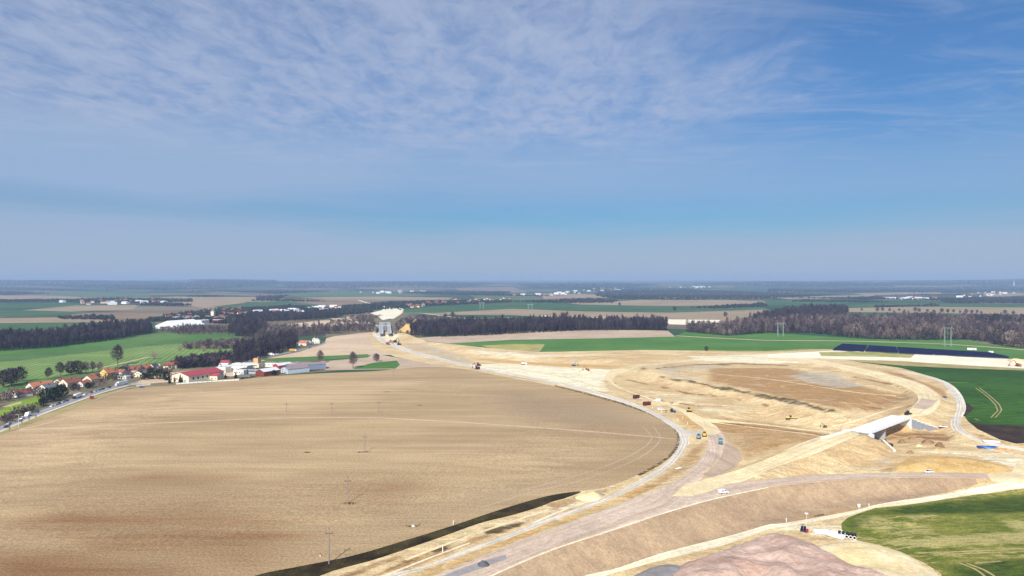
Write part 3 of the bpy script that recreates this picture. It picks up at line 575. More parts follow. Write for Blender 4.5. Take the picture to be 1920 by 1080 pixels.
# ------------------------------------------------------------------ soils, and a shade tone on the field: how much of each lies where
SPLAT = []   # (channel, strength, softness in metres, photo outline)
DARK, CLAY, OCHRE, LOAM, DAMP, BRIGHT = range(6)
def spl(ch, k, soft, pts): SPLAT.append((ch, k, soft, R(lines(pts, 8.0))))
spl(DARK, 1.15, 1.6, [(1238,704),(1330,719.5),(1430,738),(1510,754),(1565,769),(1580,774),(1555,773),(1500,760),(1400,740),(1310,721.5),(1240,708)]); spl(DARK, .4, 5, [(1480,750),(1560,764),(1585,774),(1540,774),(1480,762)])
spl(DARK, .6, 4, [(1235,686),(1300,685),(1310,689),(1250,692)]); spl(DARK, .6, 4, [(1340,680),(1375,682),(1372,687),(1345,687)]); spl(DARK, .75, 3, [(1196,686),(1215,688),(1212,697),(1200,695)])
spl(DARK, 1.3, 2, [(905,997),(940,986),(978,982),(975,987),(930,999),(912,1003)]); spl(DARK, 1.4, 2, [(805,1033),(835,1021),(848,1022),(840,1032),(815,1037)]); spl(DARK, .5, 5, [(725,1062),(800,1040),(830,1034),(770,1062),(700,1085)])
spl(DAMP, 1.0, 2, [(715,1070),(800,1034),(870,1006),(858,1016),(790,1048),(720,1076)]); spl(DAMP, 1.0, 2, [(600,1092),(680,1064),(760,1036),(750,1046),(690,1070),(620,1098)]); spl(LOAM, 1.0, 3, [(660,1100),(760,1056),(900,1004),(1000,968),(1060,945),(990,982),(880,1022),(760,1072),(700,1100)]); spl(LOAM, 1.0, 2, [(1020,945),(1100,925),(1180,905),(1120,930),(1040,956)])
spl(CLAY, 1.0, 6, [(1478,706),(1500,698),(1560,700),(1622,724),(1580,729),(1518,719)]); spl(CLAY, .8, 10, [(1215,686),(1290,680),(1370,682),(1330,694),(1270,696),(1330,716),(1250,704)]); spl(CLAY, .8, 14, [(755,645),(805,642),(830,655),(900,680),(860,684),(800,664)]); spl(CLAY, .5, 20, [(820,660),(960,690),(1000,700),(930,698),(860,680)])
spl(CLAY, .8, 3, [(1760,808),(1790,812),(1785,818),(1765,816)]); spl(CLAY, .8, 3, [(1630,874),(1660,855),(1680,848),(1690,856),(1650,876),(1625,882)])
spl(OCHRE, 1.0, 6, [(1670,876),(1700,856),(1760,852),(1840,862),(1890,874),(1905,886),(1850,886),(1690,886)]); spl(OCHRE, 1.0, 3, [(1262,776),(1285,777),(1310,795),(1318,803),(1300,805),(1280,796)]); spl(OCHRE, .9, 15, [(860,668),(960,676),(1060,682),(1180,685),(1190,690),(1060,690),(940,682)])
spl(OCHRE, .55, 12, [(1000,662),(1200,662),(1290,668),(1180,682),(1000,676)]); spl(OCHRE, .7, 6, [(1650,770),(1690,755),(1720,745),(1700,768),(1670,778)]); spl(OCHRE, .75, 3, [(850,1040),(960,1003),(1100,955),(1215,905),(1225,915),(1120,960),(960,1018),(830,1074),(770,1090),(780,1070)])
spl(LOAM, 1.35, 14, [(1330,690),(1480,690),(1640,730),(1690,740),(1660,770),(1580,768),(1500,752),(1400,730),(1330,715)]); spl(LOAM, 1.0, 10, [(1300,800),(1340,780),(1500,800),(1580,820),(1500,830),(1400,860),(1380,840),(1360,820)]); spl(LOAM, .55, 12, [(1150,725),(1240,712),(1400,748),(1560,782),(1480,782),(1330,750),(1230,735)])
spl(LOAM, .9, 3, [(1295,840),(1330,822),(1300,875),(1230,915),(1150,950),(1220,905),(1270,870)]); spl(LOAM, 1.3, 4, [(1640,692),(1690,700)] + [(1720,712),(1768,730),(1778,748),(1770,745),(1735,722)]); spl(LOAM, .8, 4, [(1835,812),(1880,828),(1930,836),(1930,841),(1850,828),(1815,812)])
spl(LOAM, .7, 6, [(1660,815),(1720,800),(1780,815),(1800,830),(1720,835),(1660,840)])
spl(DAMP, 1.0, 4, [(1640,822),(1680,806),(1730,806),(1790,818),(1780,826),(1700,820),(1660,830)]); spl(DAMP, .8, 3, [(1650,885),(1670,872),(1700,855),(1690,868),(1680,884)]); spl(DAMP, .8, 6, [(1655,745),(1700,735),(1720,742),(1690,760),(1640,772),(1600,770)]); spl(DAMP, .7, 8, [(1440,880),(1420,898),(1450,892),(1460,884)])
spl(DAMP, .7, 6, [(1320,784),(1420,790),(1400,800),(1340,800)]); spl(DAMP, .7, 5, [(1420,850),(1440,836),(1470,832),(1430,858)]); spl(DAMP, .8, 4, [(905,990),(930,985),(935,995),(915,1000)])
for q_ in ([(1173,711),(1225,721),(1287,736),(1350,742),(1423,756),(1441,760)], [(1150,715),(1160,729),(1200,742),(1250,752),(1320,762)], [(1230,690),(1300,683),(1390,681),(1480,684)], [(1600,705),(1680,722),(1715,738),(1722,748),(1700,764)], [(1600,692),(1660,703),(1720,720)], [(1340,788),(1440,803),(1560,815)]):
    spl(DAMP, 1.25, 1.2, q_+[(a_, b_+2.2) for a_, b_ in q_[::-1]])  # thin dark lines along the terrace benches, drawn in the same brown
spl(BRIGHT, 1.3, 12, [(860,684),(960,680),(1060,688),(1180,694),(1130,712),(1140,735),(1100,730),(1000,708),(920,696)]); spl(BRIGHT, 1.1, 15, [(880,656),(1000,664),(1200,664),(1000,672),(900,664)]); spl(BRIGHT, 1.0, 5, [(715,628),(750,626),(740,645),(760,655),(800,668),(780,664),(730,645)]); spl(BRIGHT, 1.2, 8, [(1290,668),(1440,664),(1560,678),(1440,682),(1310,676)])
spl(BRIGHT, .9, 4, [(1700,845),(1920,850),(1990,855),(1990,880),(1900,876),(1830,858)]); spl(BRIGHT, .8, 5, [(1340,808),(1400,815),(1440,835),(1400,840),(1360,820)]); spl(BRIGHT, .7, 6, [(930,985),(1050,935),(1120,918),(1160,915),(1100,945),(970,992)]); spl(BRIGHT, .7, 5, [(1700,782),(1760,795),(1780,800),(1750,810),(1700,790)])
spl(BRIGHT, .8, 4, [(1440,985),(1600,985),(1660,1025),(1770,1085),(1650,1060),(1560,1015)]); spl(BRIGHT, .5, 12, [(1150,740),(1300,735),(1480,775),(1400,785),(1250,760)])
FSPL = []
def fsp(ch, k, soft, pts): FSPL.append((ch, k, soft, R(lines(pts, 12.0))))
fsp(0, 1.0, 30, [(-60,1030),(120,1030),(330,1056),(420,1100),(-60,1110)]); fsp(0, .95, 26, [(0,985),(140,955),(330,968),(400,995),(320,1010),(120,1005)]); fsp(0, .6, 26, [(150,898),(300,882),(460,892),(400,925),(200,920)]); fsp(0, .55, 26, [(620,900),(760,890),(840,915),(720,945),(600,935)]); fsp(0, .7, 40, [(100,940),(420,930),(600,1000),(480,1080),(100,1060)])
fsp(1, .9, 40, [(-40,830),(250,745),(600,712),(820,712),(700,750),(300,790),(40,900)]); fsp(1, .6, 25, [(600,840),(900,830),(1180,850),(1060,890),(760,870)]); fsp(2, .6, 45, [(930,725),(1140,752),(1240,790),(1262,820),(1180,815),(1000,795),(900,770)]); fsp(2, .5, 30, [(950,900),(1150,880),(1000,930),(700,1020),(500,1040),(760,950)])  # right corner: shade of ground sloping away from the sun, put into the colour
RSPL = []
def rsp(ch, k, soft, pts): RSPL.append((ch, k, soft, R(lines(pts, 10.0))))
rsp(0, 1.0, 3, [(1640,1012),(1720,1008),(1840,1000),(1990,994),(1990,1014),(1840,1022),(1700,1032)]); rsp(0, .9, 3, [(1700,966),(1756,962),(1758,970),(1700,974)]); rsp(0, .9, 4, [(1880,975),(1990,970),(1990,1000),(1900,998)]); rsp(0, .75, 4, [(1600,960),(1680,970),(1740,985),(1760,1000),(1660,1004),(1600,985)]); rsp(0, .9, 2, [(1826,1052),(1880,1050),(1880,1056),(1830,1058)])
rsp(1, 1.0, 5, [(1585,985),(1620,962),(1720,946),(1850,934),(1990,920),(1990,960),(1800,965),(1640,965),(1600,995)]); rsp(1, .8, 4, [(1580,985),(1600,978),(1610,1000),(1590,1008)]); rsp(1, .9, 5, [(1770,1060),(1900,1045),(1990,1050),(1990,1120),(1800,1120)])
# ------------------------------------------------------------------ one connected sheet, cut along every outline
def build_land():
    pts = []; edges = []
    for r in REG:
        if 'xy' not in r: r['xy'] = R(r['poly'])
        q = r['xy']; keep = [0]
        for i in range(1, len(q)):
            if np.linalg.norm(q[i]-q[keep[-1]]) > 0.25: keep.append(i)
        q = q[keep]; r['xy'] = q; b = len(pts); pts += [tuple(v) for v in q]; n = len(q)
        edges += [(b+i, b+(i+1) % n) for i in range(n)]
        if 'centre_xy' not in r and r.get('centre') is not None: r['centre_xy'] = R(r['centre'])
    ys = [170.0]
    while ys[-1] < 18500: ys.append(ys[-1]+max(2.6, min(1e9, ys[-1]*0.0075 if ys[-1] < 1500 else ys[-1]*0.02)))
    for k, y in enumerate(ys):
        w = y*0.86+60; st = max(3.4, y*(0.0085 if y < 1500 else 0.013)); n = int(2*w/st)
        xs = np.linspace(-w, w, n)+(st/2 if k % 2 else 0)
        pts += [(float(x), y) for x in xs]
    pts += [(-40000, 60), (40000, 60), (40000, 40000), (-40000, 40000)]
    out = delaunay_2d_cdt([Vector(p) for p in pts], edges, [], 0, 0.02)
    V = np.array([tuple(v) for v in out[0]]); F = np.array([f for f in out[2] if len(f) == 3])
    z = H(V)
    # winding
    a, b, c = V[F[:, 0]], V[F[:, 1]], V[F[:, 2]]
    cr = (b[:, 0]-a[:, 0])*(c[:, 1]-a[:, 1])-(b[:, 1]-a[:, 1])*(c[:, 0]-a[:, 0])
    F[cr < 0] = F[cr < 0][:, ::-1]
    F = F[np.abs(cr) > 1e-6]
    cen = V[F].mean(1); lab = np.full(len(F), -1)
    for k, r in enumerate(REG):
        q = r['xy']; lo, hi = q.min(0), q.max(0)
        m = np.nonzero((cen[:, 0] >= lo[0]) & (cen[:, 0] <= hi[0]) & (cen[:, 1] >= lo[1]) & (cen[:, 1] <= hi[1]))[0]
        if len(m): lab[m[inside(cen[m], q)]] = k
    P3 = np.concatenate([V, z[:, None]], 1)
    fn = np.cross(P3[F[:, 1]]-P3[F[:, 0]], P3[F[:, 2]]-P3[F[:, 0]]); vn = np.zeros_like(P3)
    for i in range(3): np.add.at(vn, F[:, i], fn)
    vn /= np.maximum(np.linalg.norm(vn, axis=1), 1e-9)[:, None]
    def weights(V2, spl, nch):
        w = np.zeros((len(V2), nch), np.float32)
        for ch, k, soft, poly in spl:
            lo, hi = poly.min(0)-soft*2, poly.max(0)+soft*2
            m = np.nonzero((V2[:, 0] > lo[0]) & (V2[:, 0] < hi[0]) & (V2[:, 1] > lo[1]) & (V2[:, 1] < hi[1]))[0]
            if len(m): w[m, ch] = np.maximum(w[m, ch], k*sm(sdist(V2[m], poly), -soft, soft))
        return w
    def sheet(name, mname, faces, label, centre=None):
        idx = np.unique(faces); mp = np.zeros(len(V), int); mp[idx] = np.arange(len(idx)); v = P3[idx]; f = mp[faces]
        me = bpy.data.meshes.new(name); me.vertices.add(len(v)); me.vertices.foreach_set('co', v.ravel().astype(np.float32))
        me.loops.add(len(f)*3); me.loops.foreach_set('vertex_index', f.ravel().astype(np.int32)); me.polygons.add(len(f)); me.polygons.foreach_set('loop_start', np.arange(0, len(f)*3, 3, dtype=np.int32))
        me.materials.append(MATS[mname]); me.update(calc_edges=True); me.validate()
        me.polygons.foreach_set('use_smooth', np.ones(len(me.polygons), bool)); me.normals_split_custom_set_from_vertices(vn[idx].tolist())
        V2 = v[:, :2]
        if mname in ('excavated_earth', 'ploughed_soil', 'rough_grass'):
            w = weights(V2, dict(excavated_earth=SPLAT, ploughed_soil=FSPL, rough_grass=RSPL)[mname], 6); one = np.ones((len(w), 1), np.float32)
            for an, sl in (('soil_shadeA', w[:, :3]), ('soilB', w[:, [3, 4, 5]])):
                at_ = me.attributes.new(an, 'FLOAT_COLOR', 'POINT'); at_.data.foreach_set('color', np.concatenate([sl, one], 1).ravel())
        if centre is not None:
            best = np.full(len(V2), 1e9); ac = np.zeros(len(V2)); al = np.zeros(len(V2)); L = 0.0
            for i in range(len(centre)-1):
                a, b = centre[i], centre[i+1]; ln = np.linalg.norm(b-a)
                if ln < 1e-6: continue
                d, t = sseg(V2, a, b); sg = ((b[0]-a[0])*(V2[:, 1]-a[1])-(b[1]-a[1])*(V2[:, 0]-a[0])); m = d < best
                best[m] = d[m]; ac[m] = -np.sign(sg[m])*d[m]; al[m] = L+t[m]*ln; L += ln
            for an, x in (('across', ac), ('along', al)):
                at_ = me.attributes.new(an, 'FLOAT', 'POINT'); at_.data.foreach_set('value', x.astype(np.float32))
        o = bpy.data.objects.new(name, me); COL.objects.link(o); return tag(o, label, None, None, 'structure')
    sheet('ground', 'countryside', F[lab == -1], 'patchwork of far farmland reaching to the hills')
    for k, r in enumerate(REG):
        f = F[lab == k]
        if len(f): sheet(r['name'], r['mat'], f, r['label'], r.get('centre_xy'))
build_land()
# ------------------------------------------------------------------ trees and woods
def leafmat(name, stops, rough=0.9):
    """foliage or bare twigs: one tint per tree, read from its own attribute or its object"""
    m = bpy.data.materials.new(name); m.use_nodes = True; N = m.node_tree.nodes; L = m.node_tree.links; b = N['Principled BSDF']
    b.inputs['Roughness'].default_value = rough; b.inputs['Specular IOR Level'].default_value = 0.1
    at_ = N.new('ShaderNodeAttribute'); at_.attribute_name = 'tint'; oi = N.new('ShaderNodeObjectInfo'); ad = N.new('ShaderNodeMath'); ad.operation = 'ADD'; fr = N.new('ShaderNodeMath'); fr.operation = 'FRACT'
    mu = N.new('ShaderNodeMath'); mu.operation = 'MULTIPLY'; mu.inputs[1].default_value = 0.999
    L.new(at_.outputs['Fac'], ad.inputs[0]); L.new(oi.outputs['Random'], mu.inputs[0]); L.new(mu.outputs[0], ad.inputs[1]); L.new(ad.outputs[0], fr.inputs[0])
    cr = N.new('ShaderNodeValToRGB'); e = cr.color_ramp.elements; e[0].position, e[0].color = stops[0]; e[1].position, e[1].color = stops[-1]
    for p, c in stops[1:-1]: q = e.new(p); q.color = c
    L.new(fr.outputs[0], cr.inputs[0]); L.new(cr.outputs[0], b.inputs['Base Color']); MATS[name] = m
leafmat('bare_dark', [(0, A(46,40,52)), (.4, A(66,56,66)), (.7, A(86,74,78)), (.9, A(58,54,52)), (1, A(104,92,92))])
leafmat('bare_brown', [(0, A(74,62,72)), (.25, A(102,86,90)), (.5, A(130,112,108)), (.62, A(62,60,54)), (.8, A(92,78,80)), (1, A(158,140,128))])
leafmat('bare_pale', [(0, A(150,130,118)), (.5, A(176,158,138)), (1, A(140,122,108))])
leafmat('needle', [(0, A(26,38,26)), (.5, A(38,52,34)), (1, A(52,62,42))])
leafmat('far_crown', [(0, A(26,38,36)), (.5, A(46,52,48)), (1, A(66,62,60))])
mat('bark', A(96,82,74), .9, .2, 2.0)
def tree_arrays(kind, seed, h=20.0, cw=5.5, n=110, sz=1.6, wid=.32, lo=.25):
    """trunk with limbs, and a crown of separate twigs or sprays: (verts, faces) for each"""
    r = np.random.default_rng(seed); T = MB(); bend = r.normal(0, .02*h, 2)
    tv = lambda t: (bend[0]*t*t, bend[1]*t*t, h*t)
    top = .92 if kind != 'round' else .6
    T.tube((0, 0, -.6), tv(.4), h*.017+.1, h*.012+.06, 6); T.tube(tv(.4), tv(top), h*.012+.06, .05, 5)
    V = []; F = []
    def tri(p, d, l, w):
        s = np.cross(d, r.normal(size=3)); s /= np.linalg.norm(s)+1e-9; b = len(V)
        V.extend([p-s*w/2, p+s*w/2, p+d*l*.6+s*w*.7, p+d*l]); F.extend([(b, b+1, b+2), (b, b+2, b+3)])
    if kind in ('bare', 'round'):
        nl = 9 if kind == 'bare' else 12
        for i in range(nl):
            t0 = r.uniform(lo, .75); a = r.uniform(0, 6.28); p = np.array(tv(t0*top)); up = r.uniform(.5, 1.2) if kind == 'bare' else r.uniform(.3, 1.0)
            ln = cw*r.uniform(.6, 1.0)*(1.15-.6*t0); q = p+np.array([math.cos(a)*ln, math.sin(a)*ln, up*ln]); T.tube(p, q, .05+.006*h, .04, 4)
        for i in range(n):
            a = r.uniform(0, 6.28); t = r.beta(1.5, 1.3); zz = lo+(1-lo)*t; prof = math.sin(math.pi*min(1, .12+.88*t))**.6 if kind == 'bare' else math.sqrt(max(.02, 1-(2*t-1)**2))
            lump = 1+.25*math.sin(3*a+seed)+.2*math.sin(5*a+zz*9+seed*2); rr = cw*prof*lump*math.sqrt(r.uniform(.12, 1))
            c = np.array([math.cos(a)*rr+bend[0]*zz, math.sin(a)*rr+bend[1]*zz, zz*h]); d = np.array([math.cos(a)*.6, math.sin(a)*.6, .9])+r.normal(0, .45, 3); d /= np.linalg.norm(d)
            tri(c-d*sz*.5, d, sz*r.uniform(.7, 1.5), wid*r.uniform(.6, 1.5))
    elif kind == 'conifer':
        for i in range(n):
            t = r.uniform(0, 1)**1.2; zz = .08+.92*t; a = r.uniform(0, 6.28); rr = cw*(1-t)**.85*(.75+.25*math.sin(i))
            c = np.array([math.cos(a)*rr*.35, math.sin(a)*rr*.35, zz*h]); d = np.array([math.cos(a), math.sin(a), -.25+.3*r.random()]); d /= np.linalg.norm(d); tri(c, d, rr*.8+.3, sz*.8*(1.1-t*.7))
    return (np.array(T.v, float), [f for f in T.f]), (np.array(V), F)
def protos(kind, count, **kw): return [tree_arrays(kind, 11*i+kw.pop('seed', 1) if False else 11*i+3, **kw) for i in range(count)]
def tri_split(fs):
    o = []
    for f in fs:
        for i in range(1, len(f)-1): o.append((f[0], f[i], f[i+1]))
    return np.array(o, int)
def scatter(poly_px, spacing, seed=1, xy=None):
    q = R(lines(poly_px, 10.0)) if xy is None else xy; r = np.random.default_rng(seed); lo, hi = q.min(0), q.max(0)
    g = np.stack(np.meshgrid(np.arange(lo[0], hi[0], spacing), np.arange(lo[1], hi[1], spacing)), -1).reshape(-1, 2); g = g+r.uniform(-.45, .45, g.shape)*spacing
    return g[inside(g, q)]
def mass(name, pr, pts, m, label, seed=1, smin=.7, smax=1.2, hscale=None):
    """a far wood seen as one mass: every tree its own copy of a crown, joined"""
    r = np.random.default_rng(seed); z = H(pts); hs0 = 1+.55*vnoise(pts, 55.0)+.3*vnoise(pts+40, 22.0); hscale = hs0 if hscale is None else hscale*hs0; VV = []; FF = []; TT = []; off = 0
    pre = []
    for (tv, tf), (cv, cf) in pr:
        v = np.concatenate([tv, cv]) if len(tv) else cv; f = np.concatenate([tri_split(tf), np.array(cf, int)+len(tv)]) if len(tv) else np.array(cf, int); pre.append((v, f))
    which = r.integers(0, len(pre), len(pts))
    for k, (v, f) in enumerate(pre):
        idx = np.nonzero(which == k)[0]
        if not len(idx): continue
        a = r.uniform(0, 6.28, len(idx)); s = r.uniform(smin, smax, len(idx)); sz = s*r.uniform(.85, 1.15, len(idx))
        if hscale is not None: s = s*hscale[idx]; sz = sz*hscale[idx]
        X = (v[None, :, 0]*np.cos(a)[:, None]-v[None, :, 1]*np.sin(a)[:, None])*s[:, None]+pts[idx, 0][:, None]; Y = (v[None, :, 0]*np.sin(a)[:, None]+v[None, :, 1]*np.cos(a)[:, None])*s[:, None]+pts[idx, 1][:, None]
        Z = v[None, :, 2]*sz[:, None]+z[idx][:, None]; VV.append(np.stack([X, Y, Z], -1).reshape(-1, 3)); FF.append((f[None]+(off+np.arange(len(idx))*len(v))[:, None, None]).reshape(-1, 3)); off += len(idx)*len(v)
        TT.append(np.repeat(r.uniform(0, 1, len(idx)), len(v)))
    V = np.concatenate(VV); F = np.concatenate(FF); T = np.concatenate(TT)
    me = bpy.data.meshes.new(name); me.vertices.add(len(V)); me.vertices.foreach_set('co', V.ravel().astype(np.float32)); me.loops.add(len(F)*3); me.loops.foreach_set('vertex_index', F.ravel().astype(np.int32)); me.polygons.add(len(F)); me.polygons.foreach_set('loop_start', np.arange(0, len(F)*3, 3, dtype=np.int32))
    me.materials.append(MATS[m]); t = me.attributes.new('tint', 'FLOAT', 'POINT'); t.data.foreach_set('value', T.astype(np.float32)); me.update(calc_edges=True)
    o = bpy.data.objects.new(name, me); COL.objects.link(o); return tag(o, label, None, None, 'stuff')
P_BARE = protos('bare', 6, h=22, cw=4.6, n=95, sz=3.4, wid=.62); P_SLIM = protos('bare', 6, h=25, cw=3.4, n=80, sz=3.6, wid=.6, lo=.35)
P_SCRUB = protos('round', 5, h=9, cw=4.2, n=80, sz=2.2, wid=.6, lo=.12); P_CON = protos('conifer', 4, h=22, cw=3.6, n=80, sz=2.0)
P_ROUND = protos('round', 5, h=20, cw=7.5, n=150, sz=3.0, wid=.7, lo=.15)
def blob(seed):
    r = np.random.default_rng(seed); v = []; f = []
    for k in range(3):
        c = np.array([r.normal(0, 3), r.normal(0, 3), 7+r.normal(0, 1.5)]); s = np.array([5, 5, 6])*r.uniform(.7, 1.1); b = len(v)
        v += [c+s*np.array(d)*r.uniform(.75, 1.25) for d in ((1,0,-.2),(0,1,.1),(-1,0,-.1),(0,-1,.2),(.2,.1,1),(0,0,-1.2))]
        f += [(b,b+1,b+4),(b+1,b+2,b+4),(b+2,b+3,b+4),(b+3,b,b+4),(b+1,b,b+5),(b+2,b+1,b+5),(b+3,b+2,b+5),(b,b+3,b+5)]
    return (np.zeros((0, 3)), []), (np.array(v), f)
P_BLOB = [blob(i) for i in range(6)]
W_C = [(768,629),(830,632.5),(900,629.5),(1000,624.5),(1080,620.5),(1180,619.5),(1252,620),(1240,611),(1100,612),(960,614),(860,617),(790,618)]
mass('wood', P_SLIM+P_SLIM+P_CON[:1], scatter(W_C, 6.5, 2), 'bare_dark', 'dense dark leafless wood standing above the pinkish tan field', 2, .6, 1.0)
W_R = [(1282,622),(1365,630),(1440,624.5),(1522,625),(1565,630),(1630,636),(1680,638),(1815,638),(1870,645),(1990,652),(1990,616),(1900,606),(1760,604),(1600,603),(1520,604),(1440,608),(1360,618),(1300,617)]
mass('wood', P_BARE+P_SLIM[:3]+P_ROUND+P_CON[:1], scatter(W_R, 9.0, 3), 'bare_brown', 'wide brown leafless wood behind the solar panels', 3, .5, 1.05)
mass('wood', P_BARE, scatter([(1410,606),(1440,598),(1480,590),(1540,586),(1588,588),(1588,600),(1500,606),(1430,610)], 10.0, 4), 'bare_dark', 'dark block of wood rising behind the brown wood', 4, .9, 1.2)
mass('wood', P_CON+P_BARE[:2], scatter([(1800,612),(1850,604),(1990,603),(1990,618),(1880,618),(1820,618)], 9.0, 5), 'bare_dark', 'dark evergreen patch in the wood at the right edge', 5, .8, 1.1)
mass('tree_line', P_BARE+P_SLIM[:2], scatter([(-140,663),(0,659),(100,652),(150,645),(220,637),(285,624),(282,617),(265,613),(160,632),(40,641),(-140,650)], 7.0, 6), 'bare_dark', 'dark purple line of leafless trees across the left valley', 6, .6, 1.0)
mass('tree_line', P_BARE, scatter([(300,622),(340,629),(430,627),(430,619),(360,616),(300,614)], 8.0, 7), 'bare_brown', 'low brown tree line running on in front of the white warehouse', 7, .3, .5)
mass('wood', P_BARE+P_CON[:1], scatter([(430,630),(478,633),(490,622),(500,606),(470,602),(432,612)], 9.0, 8), 'bare_dark', 'dark mixed wood block right of the warehouse tree line', 8, .55, .95)
mass('tree_line', P_BARE, scatter([(478,634),(560,632),(620,626.5),(700,623),(700,619),(640,619),(560,624),(490,625)], 9.0, 28), 'bare_brown', 'brown tree line edging the pale field left of the haul road', 28, .35, .65)
mass('shrubs', P_SCRUB+P_BARE[:1], scatter([(495,622),(560,620),(700,616),(705,611),(640,613),(560,613),(500,610)], 13.0, 29), 'bare_brown', 'loose scrub among the small fields left of the viaduct', 29, .4, .9)
mass('wood', P_BARE+P_CON[:2], scatter([(440,607),(480,605),(560,602),(600,600),(640,596),(620,588),(540,588),(480,592),(440,598)], 11.0, 9), 'bare_dark', 'bluish dark wood in front of the far white sheds', 9, .35, .7)
mass('wood', P_BARE+P_CON[:1], scatter([(446,684),(480,677),(500,668),(555,652),(556,643),(545,637),(505,645),(470,655),(440,668),(436,682)], 6.5, 10), 'bare_dark', 'dark leafless wood beside the road above the sheds', 10, .5, .8)
mass('shrubs', P_SCRUB, scatter([(345,656),(400,655),(470,656),(480,648),(440,643),(380,645),(345,650)], 8.5, 11), 'bare_brown', 'loose brown scrub on the meadow above the village', 11, .6, 1.2)
mass('shrubs', P_SCRUB, scatter([(330,693),(440,684),(440,672),(380,675),(335,682)], 6.5, 12), 'bare_dark', 'dark scrub behind the red roofed hall', 12, .7, 1.2)
mass('shrubs', P_SCRUB, scatter([(600,612),(690,622),(705,620),(700,600),(720,592),(660,594)], 15.0, 13), 'bare_brown', 'scrubby slope left of the viaduct', 13, .35, .9)
mass('shrubs', P_SCRUB, scatter([(742,622),(768,628),(790,620),(860,612),(860,598),(790,594),(752,600),(742,610)], 15.0, 14), 'bare_brown', 'scrubby slope right of the viaduct', 14, .35, .9)
mass('shrubs', P_SCRUB, np.concatenate([scatter([(-60,782),(20,752),(60,741),(140,735),(230,712),(320,700),(330,688),(200,700),(40,735),(-60,755)], 9.0, 15), scatter([(0,800),(40,781),(66,769),(70,764),(40,772),(0,792)], 5.0, 16)]), 'bare_brown', 'garden bushes between the village houses', 15, .35, .8)
FW = [[(-80,527),(100,526),(260,528),(350,530),(400,526),(520,527),(535,533),(420,541),(300,545),(180,541),(60,536),(-80,534)], [(-80,546),(30,547),(100,551),(20,554),(-80,553)], [(-60,564),(120,562),(230,560),(360,561),(360,566),(240,569),(100,566),(-60,568)], [(110,597),(210,594),(215,600),(112,599)],
 [(530,529),(700,530),(800,529),(930,532),(860,540),(760,537),(640,541),(535,540)], [(960,532),(1130,531),(1240,533),(1140,545),(1000,541)], [(1110,546),(1200,541),(1300,544),(1450,549),(1560,554),(1430,561),(1300,563),(1160,562),(1120,556)], [(1300,532),(1420,530),(1700,530),(1990,527),(1990,534),(1700,536),(1440,538)],
 [(1440,540),(1700,540),(1860,537),(1990,540),(1990,545),(1700,547),(1560,549),(1440,548)], [(1600,558),(1640,557),(1690,561),(1620,563)], [(1760,564),(1800,559),(1990,557),(1990,569),(1780,569)], [(640,575),(760,566),(960,563),(960,567),(800,575),(740,580),(670,582)], [(960,566.5),(1100,561),(1160,563),(1150,568),(1060,569),(980,567)], [(1290,577.5),(1430,570),(1440,575),(1350,579)],
 [(270,604),(300,597),(360,585),(480,577),(560,575),(620,580),(690,578),(700,586),(640,592),(560,600),(480,604),(420,608),(350,603)], [(480,556),(540,554),(520,563),(480,564)], [(760,548),(860,545),(960,548),(940,554),(800,552)], [(1640,575),(1760,572.5),(1760,574),(1640,577)], [(-80,538),(60,540),(160,544),(60,545),(-80,543)], [(420,547),(520,544),(620,547),(520,551)]]
_fr = np.random.default_rng(77)
for _ in range(34):
    x0 = _fr.uniform(-60, 1900); y0 = 535+38*_fr.random()**1.2; ln = _fr.uniform(60, 260); th = _fr.uniform(.5, 1.0)*(y0-528)*.09; sl_ = _fr.uniform(-.012, .012)*ln
    if x0 < 770 and x0+ln > 640 and y0 > 555: continue
    FW.append([(x0, y0), (x0+ln*.5, y0-th+sl_*.5), (x0+ln, y0+sl_), (x0+ln*.6, y0+th*.4+sl_*.6)])
for i, q in enumerate(FW):
    xy = R(lines(q, 10.0)); d = float(np.median(xy[:, 1])); pts = scatter(None, max(11.0, d*.0052), 40+i, xy); hs = np.full(len(pts), 1.0)*np.clip(d/9000, .62, 1.25)
    if len(pts) > 4: mass('far_wood', P_BLOB, pts, 'far_crown', 'hazy blue wood in the far distance', 40+i, .6, 1.2, hs)
